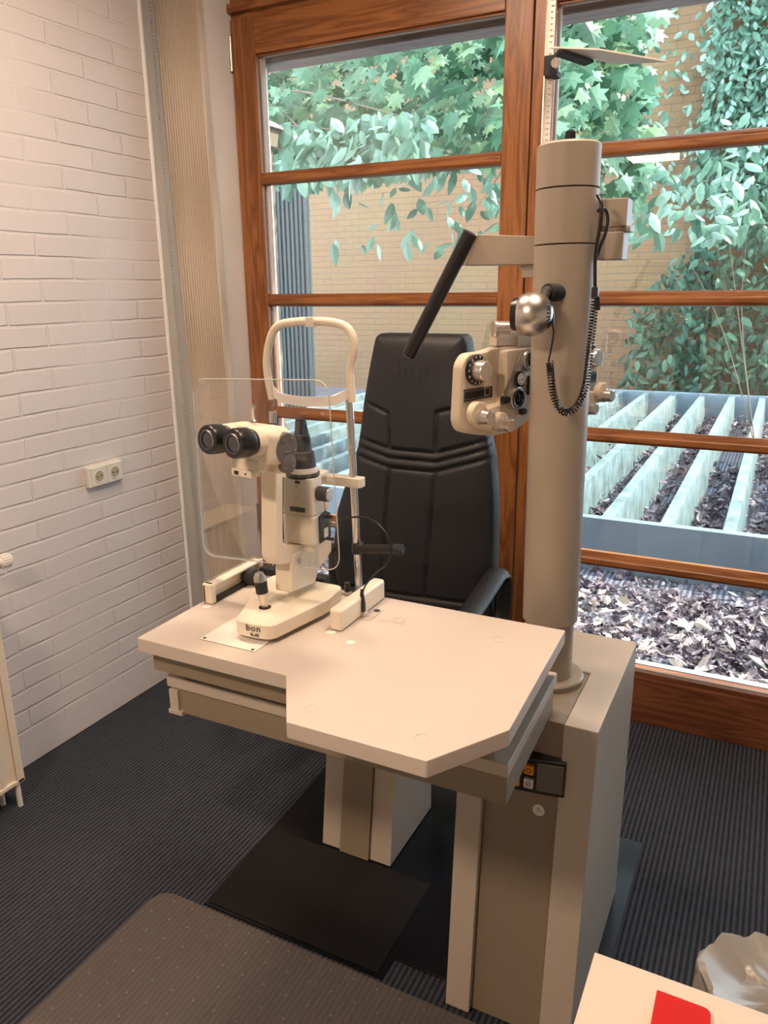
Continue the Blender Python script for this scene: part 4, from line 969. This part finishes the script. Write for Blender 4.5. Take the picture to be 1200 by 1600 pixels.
shrub('climbing_ivy', 'dense small-leaved ivy climbing the brick wall at upper right', 'ivy', 3600,
      lambda: (lambda x: (x, U(10.2, 10.58), U(2.6, 5.2) if random.random() < .8 else U(2.2, 4.2)))(U(-1.15, .3) if random.random() < .85 else U(-1.7, .3)), .115, 'oval', M['oval'],
      (-.2, 10.5, .4), [(-.8, 10.4, 3.8), (-.4, 10.4, 4.4), (0, 10.4, 4.2)], .03)
shrub('dark_bush', 'dark green bush beyond the beam grid at right', 'bush', 3600,
      lambda: (lambda x, z: (x, U(9.7, 10.5), z) if z < 2.9 - 1.1 * abs(x + .3) else None)(U(-1.7, 1.0), U(.3, 2.9)), .14, 'oval', M['ivy'],
      (-.3, 10.2, .1), [(-.8, 10.1, 2.0), (0, 10.1, 2.4), (.3, 10.1, 2.0)], .04, .8)
shrub('pale_leaf_shrub', 'pale broad leaves hanging mid-pane in the right window', 'shrub', 150,
      lambda: (lambda y: (U(-.185, -.045) * y, y, 1.6 + y * (lambda a: .055 + abs(a) * .05)(random.gauss(0, 1))))(U(5.6, 6.4)), .13, 'oval', M['oval'],
      (-.1, 6.5, .4), [(-.8, 6.0, 2.0), (-.5, 6.0, 2.3), (-.3, 6.0, 2.2)], .005)
t = thing('curtain_reflection_slats', (-5.4, 8.0, .1), 'grey-blue slats added outside to imitate the curtain reflection in the left window', 'reflection stand-in')  # panel added outside to imitate the dark curtain reflection in the glass
b = MB(); b.box(-5.78, -5.02, 8.02, 8.06, .1, 2.9); b.build('panel', M['reflection_slat'], t)
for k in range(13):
    b = MB(); b.box(-5.78 + k * .06, -5.75 + k * .06, 7.99, 8.02, .1, 2.9); b.build('reflection_slat', M['reflection_slat'], t)
# fallen leaves
def litter(n, pos, s, m_, name, label, lift=.03):
    b = MB()
    for i in range(n):
        p = pos(); k = random.choice(('maple', 'oval', 'oval'))
        nr = Vector((random.gauss(0, .5), random.gauss(0, .5), 1)); up = Vector((random.gauss(0, 1), random.gauss(0, 1), 0))
        add_leaf(b.bm, Vector((p[0], p[1], p[2] + U(.006, lift))), nr, up, s * U(.5, 1.3), leaf_shape(k), random.choice((-.35, .35, .5)))
    tag(b.build(name, m_, smooth=False), label, 'leaves', kind='stuff')
def near():
    while True:
        x, y = U(-2.3, 1.0), U(2.90, 4.05)
        d = noise.noise(Vector((x * 2.2, y * 3, 0)))
        if y < 3.0 and random.random() < .2: continue
        if y > 3.85 and random.random() < .75: continue
        if d > -.25 or random.random() < .3: return (x, y, .10)
litter(7600, near, .043, M['litter'], 'leaf_litter', 'brown fallen leaves strewn over the grooved terrace outside')
litter(380, lambda: (U(-2.0, 1.0), 2.92 + .8 * random.random() ** 1.7, .115), .075, M['litter_p'], 'bleached_leaves', 'large bleached fallen leaves on the terrace near the sill')
def between():
    while True:
        k = random.randrange(19); x = -4.41 + k * .3055 + U(.06, .245); y = 4.15 + 5.2 * random.random() ** 1.3
        if noise.noise(Vector((x * 1.7, y * .8, 3))) > -.15: return (x, y, .105 + .06 * random.random())
litter(7000, between, .06, M['litter'], 'litter_between_beams', 'dark fallen leaves lying between the pale beams', .05)

for o in bpy.data.objects:
    if '_o' in o: del o['_o']
